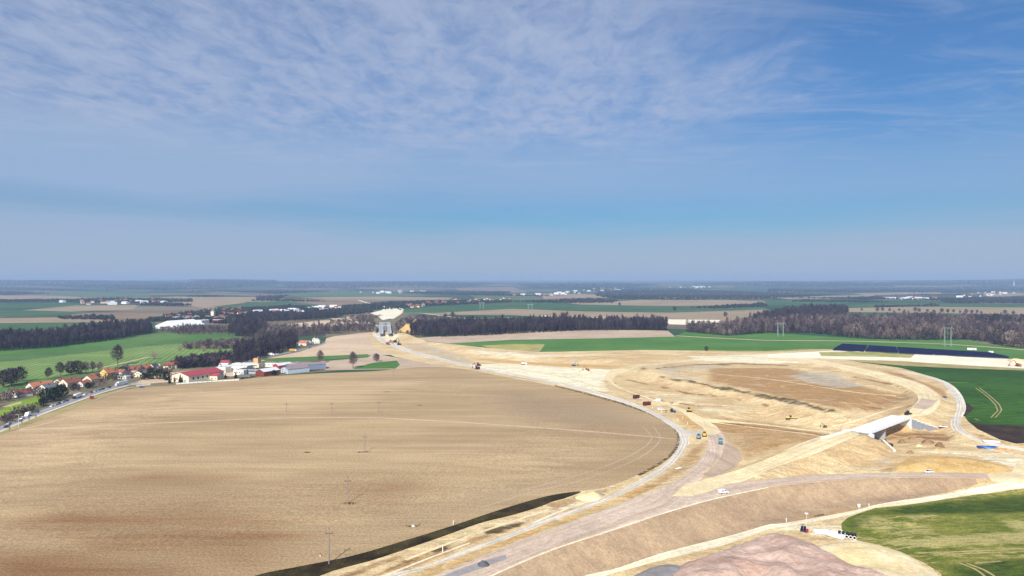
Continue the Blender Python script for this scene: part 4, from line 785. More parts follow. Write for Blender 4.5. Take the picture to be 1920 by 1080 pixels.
# single trees, each a thing of its own
def make_tree(name, arr, crown, label, cat='tree', group=None):
    root = empty(name, (0, 0, 0), 0, label, cat, group); (tv, tf), (cv, cf) = arr
    MB().add(tv, tf).build('trunk', MATS['bark'], root); MB().add(cv, cf).build('crown', MATS[crown], root); return root
T_PRO = {}
def lone(kind, px, py, hpx, label, group=None, wide=1.0, name=None, cat='tree'):
    p = at(px, py); hm = hpx/FPX*p.y
    if kind not in T_PRO:
        k, cr, kw = {'tall': ('bare', 'bare_brown', dict(h=20, cw=5.4, n=760, sz=2.1, wid=.3)), 'slim': ('bare', 'bare_brown', dict(h=20, cw=3.2, n=300, sz=2.2, wid=.3)), 'bush': ('round', 'bare_pale', dict(h=10, cw=5.2, n=520, sz=1.3, wid=.22, lo=.06)), 'dense': ('round', 'bare_dark', dict(h=20, cw=8.5, n=620, sz=2.6, wid=.5, lo=.1)),
                     'round': ('round', 'bare_brown', dict(h=20, cw=9, n=800, sz=2.2, wid=.5, lo=.06)), 'fir': ('conifer', 'needle', dict(h=20, cw=4.6, n=320, sz=2.6)), 'shrub': ('round', 'needle', dict(h=10, cw=5.5, n=420, sz=1.7, wid=.5, lo=.02)), 'sapling': ('bare', 'bare_dark', dict(h=20, cw=4.0, n=90, sz=2.6, wid=.5))}[kind]
        T_PRO[kind] = [make_tree(name or 'tree', tree_arrays(k, 100+7*s, **kw), cr, label, cat) for s in range(2)]
        for t_ in T_PRO[kind]: t_['_new'] = 1
    src = T_PRO[kind][0 if T_PRO[kind][0].get('_new') else 1 if T_PRO[kind][1].get('_new') else int(abs(px*7+py)) % 2]; o = src if src.get('_new') else copy_tree(src)
    if src.get('_new'): del src['_new']
    o.name = name or 'tree'; o['label'] = label; o['category'] = cat
    if group: o['group'] = group
    elif 'group' in o: del o['group']
    s = hm/(20.0 if kind not in ('bush', 'shrub') else 10.0); o.location = p; o.scale = (s*wide, s*wide, s); o.rotation_euler = (0, 0, (px*1.7) % 6.28); return o
lone('tall', 221, 685, 38, 'tall leafless tree standing alone on the striped meadow', name='leafless_tree'); lone('bush', 289, 673, 14, 'largest pale round bush beside the meadow footpath', name='round_bush', cat='bush')
lone('bush', 337, 658, 9, 'small dark round bush right of the pale footpath bush', name='round_bush', cat='bush'); lone('bush', 381, 658, 10, 'left one of three round bushes below the meadow scrub', name='round_bush', cat='bush'); lone('bush', 399, 655, 9, 'middle one of three round bushes below the meadow scrub', name='round_bush', cat='bush'); lone('bush', 412, 657.5, 9, 'right one of three round bushes below the meadow scrub', name='round_bush', cat='bush')
for x, y, h, l in ((6, 726, 32, 'leftmost tree of the purple clump behind the lawn houses'), (22, 722, 32, 'middle tree of the purple clump behind the lawn houses'), (36, 716, 28, 'right tree of the purple clump behind the lawn houses'), (90, 711, 22, 'single greyish tree behind the orange barn roof'), (114, 705, 26, 'grey tree at the left end of the meadow tree row'), (133, 702, 25, 'purple tree second in the meadow tree row'), (147, 702, 26, 'widest purple tree in the middle of the meadow row'), (161, 700, 22, 'lighter tree fourth in the meadow tree row'), (174, 698, 20, 'thin pale tree fifth in the meadow row'), (186, 697, 19, 'small pale tree ending the meadow row')):
    lone('dense' if 'purple' in l else 'tall', x, y, h, l, 'bare trees along the meadow edge', 1.1, 'leafless_tree')
lone('tall', 600, 681, 24, 'grey leafless tree behind the long blue grey shed', name='leafless_tree'); lone('tall', 662, 690, 30, 'tall thin tree at the far corner of the big field', name='leafless_tree'); lone('dense', 706, 678, 15, 'small round dark tree beside the haul road', name='leafless_tree')
for x, y, h, l in ((329, 716, 17, 'wide dark fir at the left corner of the red roofed hall'), (318, 719, 13, 'small brown fir left of the hall gable'), (338, 718, 17, 'tall pointed fir in front of the cream gable'), (354, 714, 8, 'little fir by the right end of the cream gable'), (408, 712, 11, 'fir in front of the low red annex'), (423, 710, 10, 'thin fir right of the annex'), (442, 709, 13, 'dark fir beside the grey trailer'), (296, 693, 9, 'small fir behind the white house'), (345, 690, 20, 'dark fir behind the red hall roof at its left'), (375, 688, 22, 'tall dark fir behind the middle of the red hall roof'), (391, 684, 16, 'dark fir behind the right of the red hall roof'), (425, 677, 13, 'dark fir right of the orange roofed house')):
    lone('fir', x, y, h, l, 'firs round the red roofed hall', 1.0, 'fir_tree')
for x, y, h, l in ((86, 755, 27, 'huge dark evergreen clump at the right end of the lawn'), (100, 750, 24, 'dark evergreen beside the parked cars'), (112, 745, 24, 'purple dark evergreen left of the white lorry'), (80, 762, 15, 'low dark evergreen on the lawn edge'), (270, 712, 13, 'dark hedge tree left end by the white wall'), (284, 711, 17, 'dark hedge tree second by the white wall'), (299, 711, 19, 'dark hedge tree third by the white wall'), (312, 713, 17, 'dark hedge tree next to the hall gable'), (514, 704, 10, 'green round shrub in front of the brown gable shed'), (60, 769, 9, 'dark shrub behind the white van'), (45, 776, 10, 'dark shrub at the near end of the lawn'), (140, 729, 10, 'brown garden shrub behind the white lorry'), (165, 728, 11, 'brown garden tree right of the white lorry'), (31, 743, 6, 'dark garden shrub by the brown roofed house')):
    lone('shrub', x, y, h, l, 'evergreens and shrubs in the village', .9, 'evergreen_shrub')
for i, (x, y, h) in enumerate(((18, 809, 15), (41, 796, 11), (55, 790, 9), (67, 786, 9))):
    lone('sapling', x, y, h, ('first', 'second', 'third', 'fourth')[i]+' young roadside tree counted from the left edge of the village road', 'young trees along the road', 1.0, 'young_tree')
for x, y, h, w, l in ((1878, 647, 24, 1, 'big round pale tree at the left of the right edge clump'), (1896, 650, 30, 1.0, 'biggest round bare tree by the right edge'), (1916, 652, 28, 1.0, 'round bare tree at the very right edge'), (1868, 645, 15, 1.1, 'low bush at the left foot of the round trees')):
    lone('round', x, y, h, l, 'round bare trees by the right edge', w, 'leafless_tree')
for x, y, h, l in ((1360, 594, 9, 'single tree alone in the broad tan field'),): lone('dense', x, y, h, l, None, 1.0, 'leafless_tree')
for i, (x, y) in enumerate([(1616,582),(1645,583),(1655,582.5),(1668,583),(1686,582),(1716,583),(1724,584),(1739,584.5),(1752,585),(1766,585),(1777,585.5),(1788,585),(1800,586),(1812,586.5),(1822,587),(1832,586),(1840,587.5),(1884,588),(1900,589)]):
    lone('dense', x, y+1, 5+(i*7 % 4), 'small dot like tree in the row along the far tan field', 'row of trees along the far tan field', 1.0, 'field_tree')
for x, y, h, l in ((795, 597, 7, 'small round tree left on the pale track beyond the wood'), (835, 596, 8, 'tree right of it on the pale track beyond the wood'), (849, 595, 10, 'taller tree beside the pale track above the dark wood'), (1162, 573, 6, 'lone tree at the tan field top'), (1265, 583, 8, 'dark tree on the green strip edge'), (1325, 658, 9, 'dark little tree beside the white heap in the green field')): lone('dense', x, y, h, l, None, 1.0, 'leafless_tree')
for l_ in T_PRO.values():
    for t_ in l_:
        if t_.get('_new'):
            for c_ in list(t_.children): bpy.data.objects.remove(c_)
            bpy.data.objects.remove(t_)
# ------------------------------------------------------------------ buildings
def cmat(key, c, rough=.85, var=.1, scale=1.2): return mat(key, A(*c), rough, var, scale)
WHITE = cmat('white_render', (244,240,228)); CREAM = cmat('cream_render', (250,238,206)); YELL = cmat('yellow_render', (238,206,120)); GREYW = cmat('grey_render', (176,176,172)); BROWNW = cmat('brown_cladding', (132,62,52)); BLUEW = cmat('blue_grey_cladding', (128,140,166)); PALEB = cmat('pale_blue_cladding', (196,210,222)); NAVY = cmat('navy_cladding', (44,52,96))
ORANGE = cmat('orange_tile', (192,122,88), .8, .18, .9); RUST = cmat('rust_tile', (164,104,82), .8, .2, .9); BROWN = cmat('brown_tile', (140,82,68), .8, .2, .9); DKRED = cmat('dark_red_tile', (126,40,50), .7, .15, .9); GREYR = cmat('grey_roof', (132,134,134), .8, .15, .9); REDR = cmat('red_sheet_roof', (176,74,84), .6, .1, .6); PALER = cmat('pale_sheet_roof', (226,228,228), .6, .1, .5); MAUVE = cmat('weathered_roof', (150,136,138), .8, .2, .6); DARKR = cmat('dark_flat_roof', (82,84,90), .85, .2, .6)
PANE = mat('window_pane', (.03, .035, .045, 1), .15, .1, 2, 0, .6); DOOR = cmat('door_wood', (96,64,44)); CONC = cmat('concrete', (246,245,244), .85, .08, .5); CONCD = cmat('grey_concrete', (176,178,182), .85, .1, .6)
def wins(root, xs, z, y, w=1.1, h=1.3, axis='x', face=-1):
    for x in xs:
        m = MB()
        if axis == 'x': m.box((x, y+face*.02, z), (w, .06, h))
        else: m.box((y+face*.02, x, z), (.06, w, h))
        m.build('window', PANE, root)
def house(px, py, w, d, h, rh, yaw, wall, roof, label, ridge='y', name='house', cat='house', nwin=2, chim=True, group=None, over=.4, door=True):
    p = at(px, py); root = empty(name, p, R_(yaw), label, cat, group); m = MB(); t = .25
    if ridge == 'y':
        m.prism([(-w/2,-1.5),(w/2,-1.5),(w/2,h),(0,h+rh),(-w/2,h)], 0, d, axis='y'); s = rh/(w/2)
        r = MB().prism([(-w/2-over,h-s*over+.02),(0,h+rh+.02),(w/2+over,h-s*over+.02),(w/2+over,h-s*over+t),(0,h+rh+t),(-w/2-over,h-s*over+t)], -over, d+over, axis='y')
    else:
        m.prism([(0,-1.5),(d,-1.5),(d,h),(d/2,h+rh),(0,h)], -w/2, w/2); s = rh/(d/2)
        r = MB().prism([(-over,h-s*over+.02),(d/2,h+rh+.02),(d+over,h-s*over+.02),(d+over,h-s*over+t),(d/2,h+rh+t),(-over,h-s*over+t)], -w/2-over, w/2+over)
    m.build('wall', wall, root); ro = r.build('roof', roof, root)
    if chim: MB().box((w*.12, d*.45 if ridge == 'y' else d*.4, h+rh*.75+.6), (.7, .7, 2.0)).build('chimney', RUST, ro)
    if nwin: wins(root, [(-w/2)+(i+.5)*w/nwin for i in range(nwin)], 1.6, 0)
    if nwin and h > 4.2: wins(root, [(-w/2)+(i+.5)*w/nwin for i in range(nwin)], 4.0, 0)
    if nwin and ridge == 'y' and rh > 2.4: wins(root, [-.9, .9] if w > 7 else [0], h+.5, 0, .8, 1.0)
    if d > 7: wins(root, [d*.3, d*.7], 1.6, -w/2, axis='y')
    if door: MB().box((w*.02, -.04, .6), (1.0, .08, 2.1)).build('door', DOOR, root)
    return root
def flat(px, py, w, d, h, yaw, wall, roof, label, name='industrial_building', cat='building', nwin=4, band=False, door=True):
    p = at(px, py); root = empty(name, p, R_(yaw), label, cat); MB().box((0, d/2, h/2-.75), (w, d, h+1.5)).build('wall', wall, root)
    rf = MB().box((0, d/2, h+.15), (w+.5, d+.5, .3)).build('roof', roof, root); MB().box((w*.2, d*.5, h+.7), (1.6, 1.6, .8)).build('vent', GREYW, rf); MB().box((-w*.25, d*.6, h+.6), (1.2, 2.2, .6)).build('skylight', PANE, rf)
    if band: MB().box((0, -.02, h*.6), (w*.9, .06, h*.22)).build('window', PANE, root)
    elif nwin: wins(root, [(-w/2)+(i+.5)*w/nwin for i in range(nwin)], h*.5, 0, 1.3, 1.2)
    if door: MB().box((w*.32, -.05, 1.0), (2.6, .1, 2.8)).build('door', GREYW, root)
    return root
house(26, 745, 8, 14, 3.2, 3.0, -28, WHITE, BROWN, 'low house with dark brown roof and small white gable at the far left'); house(55, 733, 12, 20, 3.6, 4.0, -26, WHITE, ORANGE, 'big orange roofed barn left of the white gabled house', 'y', 'barn', 'barn'); house(78, 738, 10.5, 15, 4.2, 4.2, -4, WHITE, GREYR, 'white gabled house with a grey roof above the lawn'); house(107, 722, 9, 9, 3, 3, -6, CREAM, RUST, 'small rust roofed house between the grey and the orange roofs')
house(118, 726, 10, 18, 3.8, 4.2, -8, CREAM, RUST, 'house with a bright cream gable and long rust tiled roof'); house(150, 725, 7, 10, 2.6, 2.6, -11, WHITE, RUST, 'low rust roofed annex right of the cream gable'); house(163, 719, 10, 11, 4, 4, -6, CREAM, ORANGE, 'square orange roofed house behind the parked cars'); house(194, 710, 11, 10, 6, 4.4, -13, YELL, ORANGE, 'tall yellow house with an orange hipped roof'); house(208, 706, 8, 9, 4.2, 3, -18, WHITE, RUST, 'red roofed house right of the yellow house'); house(222, 705, 10, 8, 4.2, 2.6, -15, WHITE, RUST, 'terracotta roofed house behind the bare shrubs', 'x')
flat(228, 711, 13, 6, 3, -20, WHITE, PALER, 'low white garage block beside the road', 'garage', 'garage', 3); house(249, 700, 12, 11, 3.6, 4.2, -8, WHITE, BROWN, 'old house with a brown mossy roof', 'x'); house(266, 698, 11, 11, 4.5, 4.4, -10, NAVY, ORANGE, 'house with orange roof and dark blue gable'); house(258, 707, 12, 9, 3.2, 3.4, 10, CREAM, NAVY, 'white gabled house with a dark blue roof', 'y'); house(283, 695, 7, 8, 5, 3, -15, WHITE, DARKR, 'narrow white house with dark roof left of the fir')
house(291, 694, 6, 7, 3.6, 3, -10, WHITE, WHITE, 'small white gabled outbuilding'); house(314, 692, 12, 9, 4, 3.6, -8, CREAM, BROWN, 'cream house with a brown roof left of the dark red roof', 'x'); house(325, 691, 8, 9, 4, 3.6, -13, WHITE, BROWN, 'white gable joined to the brown roofed house'); house(331, 687, 11, 8, 4, 3.2, -10, WHITE, DKRED, 'house with a dark crimson roof', 'x'); house(410, 680, 12, 9, 4, 3.2, -10, ORANGE, ORANGE, 'orange house among the dark trees behind the hall', 'x')
house(567, 648, 13, 12, 4, 4, -6, WHITE, ORANGE, 'white villa with an orange hipped roof beside the far road', 'x'); flat(559.5, 647.5, 6, 8, 4.5, -6, WHITE, PALER, 'white side wing left of the villa', 'annex', 'building', 2); house(576.5, 647, 7, 8, 4, 3, -6, WHITE, WHITE, 'white gabled wing right of the villa'); house(594, 644, 9, 9, 6, 3.4, 6, WHITE, GREYR, 'tall white house at the road bend'); house(589, 641, 7, 8, 5, 3, 6, WHITE, DARKR, 'small dark roofed house behind the tall white one')
# the red roofed hall and the works yard
hall = house(338, 717, 24, 46, 7, 3.4, -24, CREAM, REDR, 'long hall with a crimson roof and bright cream gable', 'y', 'hall', 'hall', 0, False, None, .6, False)
MB().box((-7, -.05, 3.4), (7, .1, 1.6)).build('sign_panel', cmat('faded_red_panel', (206,120,104)), hall); MB().box((7, -.05, 1.4), (4, .1, 3.6)).build('door', GREYW, hall); wins(hall, [6, 12, 18, 24, 30, 36, 42], 4.0, 12, 1.8, 2.4, 'y', 1)
house(396, 712, 15, 10, 4.2, 2.2, -14, CREAM, REDR, 'low annex with a red roof beside the big hall', 'x', 'annex', 'building', 4); flat(413, 699, 13, 12, 6, -10, WHITE, PALER, 'white block behind the red annex'); flat(436, 696, 36, 14, 6, -8, WHITE, PALER, 'long white flat roofed works building'); flat(460, 690, 34, 12, 5, -6, CREAM, PALER, 'cream flat building with dark window band', band=True); house(419, 686, 12, 10, 4, 2.4, -6, WHITE, REDR, 'small red roofed house behind the white works building', 'x')
flat(447, 703, 12, 9, 5, -5, WHITE, WHITE, 'white two window office by the yard', nwin=4); flat(467, 701, 24, 12, 5.4, -5, CONCD, DARKR, 'dark flat roofed shed behind the grey trailer', band=True)
tw = flat(479.5, 690, 6, 7, 12, -12, cmat('orange_render', (232,180,130)), BROWNW, 'tall orange tower with a brown side', 'silo_tower', 'tower', 0, False, False)
house(487, 705, 14, 22, 5, 2.6, -30, BROWNW, PALER, 'shed with a dark red gable and white roof', 'y', 'shed', 'shed', 0, False); house(517, 693, 11, 20, 5, 2.2, -34, REDR, PALER, 'shed with a red front and pale roof', 'y', 'shed', 'shed', 0, False); flat(538, 688, 58, 10, 5, -4, WHITE, MAUVE, 'long pale row building with many windows', nwin=14)
house(533, 700, 15, 28, 5, 2.4, -42, PALEB, MAUVE, 'pale blue shed with a weathered grey roof', 'y', 'shed', 'shed', 2, False); sh = house(576, 693.5, 44, 13, 6, 1.6, 28, BLUEW, MAUVE, 'long blue grey shed ending the industrial row', 'x', 'shed', 'shed', 0, False); flat(567, 694, 9, 6, 4, 20, PALEB, PALER, 'small bright blue lean-to in front of the long shed', nwin=1)
# the bright warehouse in the valley
whm = cmat('bright_sheet', (252,252,252), .5, .04); wh = house(313, 617, 66, 78, 7, 11, -18, whm, whm, 'huge dazzling white warehouse in the left valley', 'y', 'warehouse', 'warehouse', 0, False, None, .5, False); MB().box((-10, -.06, 2.5), (9, .12, 6)).build('door', GREYW, wh); flat(344, 613, 32, 30, 7, -18, whm, whm, 'white flat annex right of the big warehouse', 'annex', 'building', 0); flat(366, 607, 38, 26, 8, -18, whm, PALER, 'second white hall behind the warehouse annex', 'hall', 'hall', 3); flat(393, 605, 50, 22, 7, -14, BROWNW, PALER, 'brown walled shed ending the warehouse group', 'shed', 'shed', 4)
ch = flat(398, 597, 9, 9, 20, -10, CREAM, GREYR, 'yellow church tower among the valley houses', 'church_tower', 'tower', 1, False, False); MB().add([(-5,-.6,20),(5,-.6,20),(5,9.6,20),(-5,9.6,20),(0,4.5,28)], [(0,1,4),(1,2,4),(2,3,4),(3,0,4),(3,2,1,0)]).build('spire', GREYR, ch)
# far villages: small houses, walls and roof in one mesh each
def far_proto(w, d, h, rh, wall, roof):
    m = MB(); m.prism([(0,-2),(d,-2),(d,h),(d/2,h+rh),(0,h)], -w/2, w/2, 0); s = rh/(d/2); m.prism([(-.5,h-s*.5+.05),(d/2,h+rh+.05),(d+.5,h-s*.5+.05),(d+.5,h-s*.5+.4),(d/2,h+rh+.4),(-.5,h-s*.5+.4)], -w/2-.4, w/2+.4, 1)
    return m.build('far_house', [wall, roof])
FP = [far_proto(13,9,4.5,4,WHITE,RUST), far_proto(12,9,5,4,CREAM,BROWN), far_proto(16,10,4,4,WHITE,GREYR), far_proto(30,14,7,2.5,whm,PALER), far_proto(48,20,8,2,whm,whm)]
FUSED = [False]*5
def far_village(poly, n, kinds, group, label, seed, sc=1.0):
    r = np.random.default_rng(seed); q = np.asarray(poly, float); lo, hi = q.min(0), q.max(0); pts = []
    while len(pts) < n:
        c = r.uniform(lo, hi, (200, 2)); c = c[inside(c, q)]
        for a in c:
            if len(pts) < n and all(abs(a[0]-b[0])+3*abs(a[1]-b[1]) > 2.6 for b in pts): pts.append(a)
    P = R(pts); Z = H(P)
    for i in range(n):
        k = kinds[int(r.integers(len(kinds)))]
        if FUSED[k]: o = FP[k].copy(); COL.objects.link(o)
        else: o = FP[k]; FUSED[k] = True
        o.location = (P[i, 0], P[i, 1], Z[i]); o.rotation_euler = (0, 0, r.uniform(-.9, .9)); o.scale = (sc,)*3; tag(o, label, 'house', group)
far_village([(295,598),(330,588),(400,580),(470,577),(480,582),(430,600),(350,604)], 46, [0,1,2,2,1], 'houses of the valley village behind the warehouse', 'tiny house in the valley village behind the white warehouse', 1)
far_village([(90,567),(200,563),(320,564),(330,568),(200,572),(100,570)], 26, [0,0,1,3], 'houses of the farther left village', 'tiny house in the farther village near the left horizon', 2, 1.2)
far_village([(480,584),(560,577),(645,573),(650,580),(560,590),(490,592)], 24, [3,3,0,1,4], 'sheds and houses left of the works corridor', 'white far shed or house left of the works corridor', 3)
far_village([(755,574),(860,561),(960,560),(960,563),(860,570),(770,578)], 42, [0,0,0,1], 'red roofed houses behind the central green strip', 'tiny red roofed house behind the central green strip', 4)
far_village([(960,554),(1010,551),(1120,541),(1170,538),(1172,543),(1110,551),(1020,555)], 40, [0,2,3,2,0], 'white blocks of the far town', 'bright white block in the far town on the hill', 5, 1.35)
far_village([(1210,541),(1330,536),(1335,541),(1220,545)], 14, [0,3,2], 'white blocks on the far right ridge', 'white dot like block on the ridge right of the town', 6, 1.3)
far_village([(1640,560),(1790,558),(1830,550),(1910,546),(1910,552),(1830,557),(1720,563)], 28, [0,3,1,2], 'houses of the far right village', 'tiny house in the far right village', 7, 1.3)
far_village([(660,548),(800,545),(810,549),(670,552)], 18, [3,2,0], 'houses of the village under the centre hills', 'pale speck of a house under the centre hills', 8, 1.4)
for px, py, w, l in ((1665, 560, 30, 'pale long shed left in the far right plain'), (1675, 560.5, 60, 'longest pale shed in the far right plain'), (1735, 561, 44, 'pale long shed nearer the right edge'), (1310, 537.5, 200, 'long white hall on the far ridge')): flat(px, py, w, 20, 9, 0, whm, PALER, l, 'far_shed', 'shed', 0)
tm = at(1901, 536); ms = empty('chimney_tower', tm, 0, 'thin white chimney on the far right skyline', 'chimney'); MB().tube((0,0,0), (0,0,70), 7, 5, 10).build('shaft', WHITE, ms); MB().tube((0,0,70), (0,0,74), 5.6, 5.6, 10).build('rim', GREYW, ms)
# ------------------------------------------------------------------ bridge, viaduct, solar park, masts
def frame(px1, py1, z1, px2, py2, z2):
    a = U(px1, py1, z1); b = U(px2, py2, z2); return Vector((a[0], a[1], z1)), Vector((b[0], b[1], z2))
def build_bridge():
    nl, fl = frame(1596, 806, 5.4, 1674, 779, 5.6); nr, fr = frame(1632, 812, 5.4, 1705, 783, 5.6)
    o = (nl+nr)/2; d = ((fl+fr)/2-o); L = d.length; yaw = math.atan2(d.y, d.x); w = 13.5; base = -9.6
    r = empty('bridge', o, yaw, 'new white concrete bridge without railings among the earthworks', 'bridge')
    MB().prism([(-w/2,-.55),(-w/2,0),(w/2,0),(w/2,-.55),(w/2-1.6,-.75),(w/2-2.4,-1.7),(-w/2+2.4,-1.7),(-w/2+1.6,-.75)], 0, L).build('deck', CONC, r)
    for s in (-1, 1): MB().box((L/2, s*(w/2-.3), .13), (L+.2, .7, .25)).build('parapet', CONC, r)
    m = MB()
    for i in range(15): m.box((L*(i+.5)/15, -w/2+.3, .8), (.12, .12, 1.1))
    m.box((L/2, -w/2+.3, 1.3), (L, .08, .08)); m.build('railing', GREYW, r)
    MB().box((L*.42, 0, base/2-.9), (1.6, w*.62, -base-1.7), taper=(1, 1.1)).build('pier', CONCD, r)
    MB().box((L+.4, 0, -4.6), (1.6, w+.3, 9.5)).build('abutment', CONC, r); MB().box((-.4, 0, -3.6), (1.6, w+.3, 7.0)).build('abutment', CONC, r)
    MB().box((-1.6, 0, -.5), (2.2, w-2, .5)).build('expansion_joint', GREYW, r); MB().box((-2.4, -w/2-.8, -1.6), (4.4, 2.2, 2.4)).build('wing_wall', CONC, r); MB().box((-2.4, w/2+1.4, -1.0), (5.2, 3.2, 2.2)).build('wing_wall', CONC, r)
    return r
build_bridge()
def stepped_wall(name, a, b, n, ztop0, ztop1, zb, th, m, label, courses=True):
    """a retaining wall whose top steps down along its length"""
    A_, B_ = Vector((a[0], a[1], 0)), Vector((b[0], b[1], 0)); d = B_-A_; L = d.length; yaw = math.atan2(d.y, d.x); r = empty(name, (A_.x, A_.y, zb), yaw, label, 'retaining wall'); s = L/n
    wall = MB(); cap = MB(); pats = MB()
    for i in range(n):
        t = (i+.5)/n; hh = ztop0+(ztop1-ztop0)*t-zb; wall.box((s*(i+.5), 0, hh/2-1), (s-.02, th, hh+2)); cap.box((s*(i+.5), 0, hh+.06), (s+.1, th+.3, .3))
        if courses:
            k = int(hh/.9)
            for j in range(k): pats.box((s*(i+.5), -th/2-.02, j*.9+.45), (s*.94, .08, .8))
    wall.build('wall', CONCD, r)
    if courses: pats.build('facing', cmat('block_facing', (140,146,156)), r)
    cap.build('coping', m, r); return r
ra = U(1704, 804.5, -4.0); rb = U(1757, 810, -4.0); stepped_wall('retaining_wall', ra, rb, 7, 4.4, -.8, -4.2, .8, CONC, 'grey stepped block wall running right from the bridge')
def blocks(n, p0, p1, z0, z1, label, size):
    a, b = Vector(p0), Vector(p1); d = b-a; yaw = math.atan2(d.y, d.x)
    for i in range(n):
        t = (i+.5)/n; q = a+d*t; h = H([(q.x, q.y)])[0]; o = MB().box((0,0,0), size).box((0, 0, size[2]/2+.06), (size[0]*.9, size[1]*.8, .12)).build('concrete_block', WHITE)
        o.location = (q.x, q.y, max(h, z0+(z1-z0)*t)+size[2]*.3); o.rotation_euler = (0, 0, yaw); tag(o, label, 'concrete block', label.replace('white block in the', 'blocks of the'))
pa, pb = U(1540, 827, 3.4), U(1594, 808, 5.2); blocks(7, (pa[0], pa[1], 0), (pb[0], pb[1], 0), 3.4, 5.0, 'white block in the stepped edge left of the bridge end', (3.6, 1.6, 1.4))
pa, pb = U(1654, 827, -1.0), U(1677, 847, -3.5); blocks(8, (pa[0], pa[1], 0), (pb[0], pb[1], 0), -.6, -3.4, 'white block in the stepped wing down the bank right of the bridge', (2.6, 1.3, 1.3))
def build_viaduct():
    a, b = frame(722, 624, 4.0, 722, 601, 4.0); L = 330.0; r = empty('viaduct', a, math.pi/2+.183, 'far unfinished concrete viaduct with twin decks beyond the haul road', 'viaduct')
    steel = cmat('bridge_steel', (104,104,112)); 
    for y0 in (7.5, -8.5):
        MB().box((L*.5, y0, -.8), (L, 7.5, 1.6)).build('deck', CONCD, r); MB().box((L*.5, y0+3.9, .5), (L, .5, 1.0)).build('parapet', WHITE, r); MB().box((L*.5, y0-3.9, .5), (L, .5, 1.0)).build('parapet', WHITE, r)
        for k in range(7): MB().box((18+k*48, y0, -11), (3.0, 5.0, 19)).build('pier', CONCD, r)
    for k in (2, 5): MB().box((60+k*40, 0, 5.5), (2, 25, 1.2)).box((60+k*40, 12, -3), (1.6, 1.1, 16)).box((60+k*40, -12, -3), (1.6, 1.1, 16)).box((60+k*40, 0, -3), (2, 1.6, 16)).build('portal_frame', CONCD, r)
    MB().box((150, 19, -2), (120, 3, 5)).build('girder', steel, r); MB().box((60, -20, -6), (40, 3, 10)).build('girder', steel, r)
build_viaduct()
# solar park: long tilted tables in rows
def build_solar():
    glass = mat('solar_glass', A(20,24,58), .5, .15, .15, .0, .15); alu = cmat('solar_frame', (150,152,158)); proto = None
    a = R([(1561,657.5)])[0]; b = R([(1893,672.5)])[0]; c = R([(1577,647.5)])[0]; e = R([(1858,664.5)])[0]
    for i in range(14):
        t = i/13; s, f = a+(c-a)*t, b+(e-b)*t; d = f-s; L = np.linalg.norm(d); yaw = math.atan2(d[1], d[0]); n = 5; seg = L/n
        for k in range(n):
            q = s+d*((k+.5)/n); z = H([q])[0]
            if proto is None:
                r = empty('solar_table', (0,0,0)); Wd = 42.0; m = MB(); m.add([(-Wd/2,-1.9,.8),(Wd/2,-1.9,.8),(Wd/2,1.9,3.0),(-Wd/2,1.9,3.0),(-Wd/2,-1.9,.72),(Wd/2,-1.9,.72),(Wd/2,1.9,2.92),(-Wd/2,1.9,2.92)], [(0,1,2,3),(7,6,5,4),(0,4,5,1),(1,5,6,2),(2,6,7,3),(3,7,4,0)]); m.build('panel', glass, r)
                g = MB()
                for j in range(8): x = -Wd/2+Wd*(j+.5)/8; g.box((x, -1.2, .4), (.15, .15, 1.4)); g.box((x, 1.2, 1.1), (.15, .15, 2.9))
                g.build('support', alu, r); MB().box((-Wd/2-.1, 0, 1.86), (.2, 3.8, .2)).box((0, -1.93, .78), (Wd, .06, .16)).build('edge_rail', alu, r); proto = r; o = r
            else: o = copy_tree(proto)
            o.location = (q[0], q[1], z); o.rotation_euler = (0, 0, yaw); o.scale = ((seg-1.6)/42.0, 1, 1); tag(o, 'dark blue tilted table of panels in the solar field', 'solar panel', 'tables of the solar park')
build_solar()
p = at(1822, 656); r = empty('transformer_station', p, -.5, 'white flat hut at the back of the solar panels', 'hut'); MB().box((0,0,1.3), (12, 3.4, 3.0)).build('wall', WHITE, r); MB().box((0,0,2.95), (12.5, 3.9, .25)).build('roof', PALER, r); MB().box((2, -1.74, 1.0), (1.4, .08, 2.1)).build('door', GREYW, r)
p = at(1858, 661); r = empty('transformer_station', p, -.5, 'small white hut near the right end of the solar panels', 'hut'); MB().box((0,0,1.0), (6, 2.6, 2.4)).build('wall', WHITE, r); MB().box((0,0,2.3), (6.4, 3.0, .2)).build('roof', PALER, r)
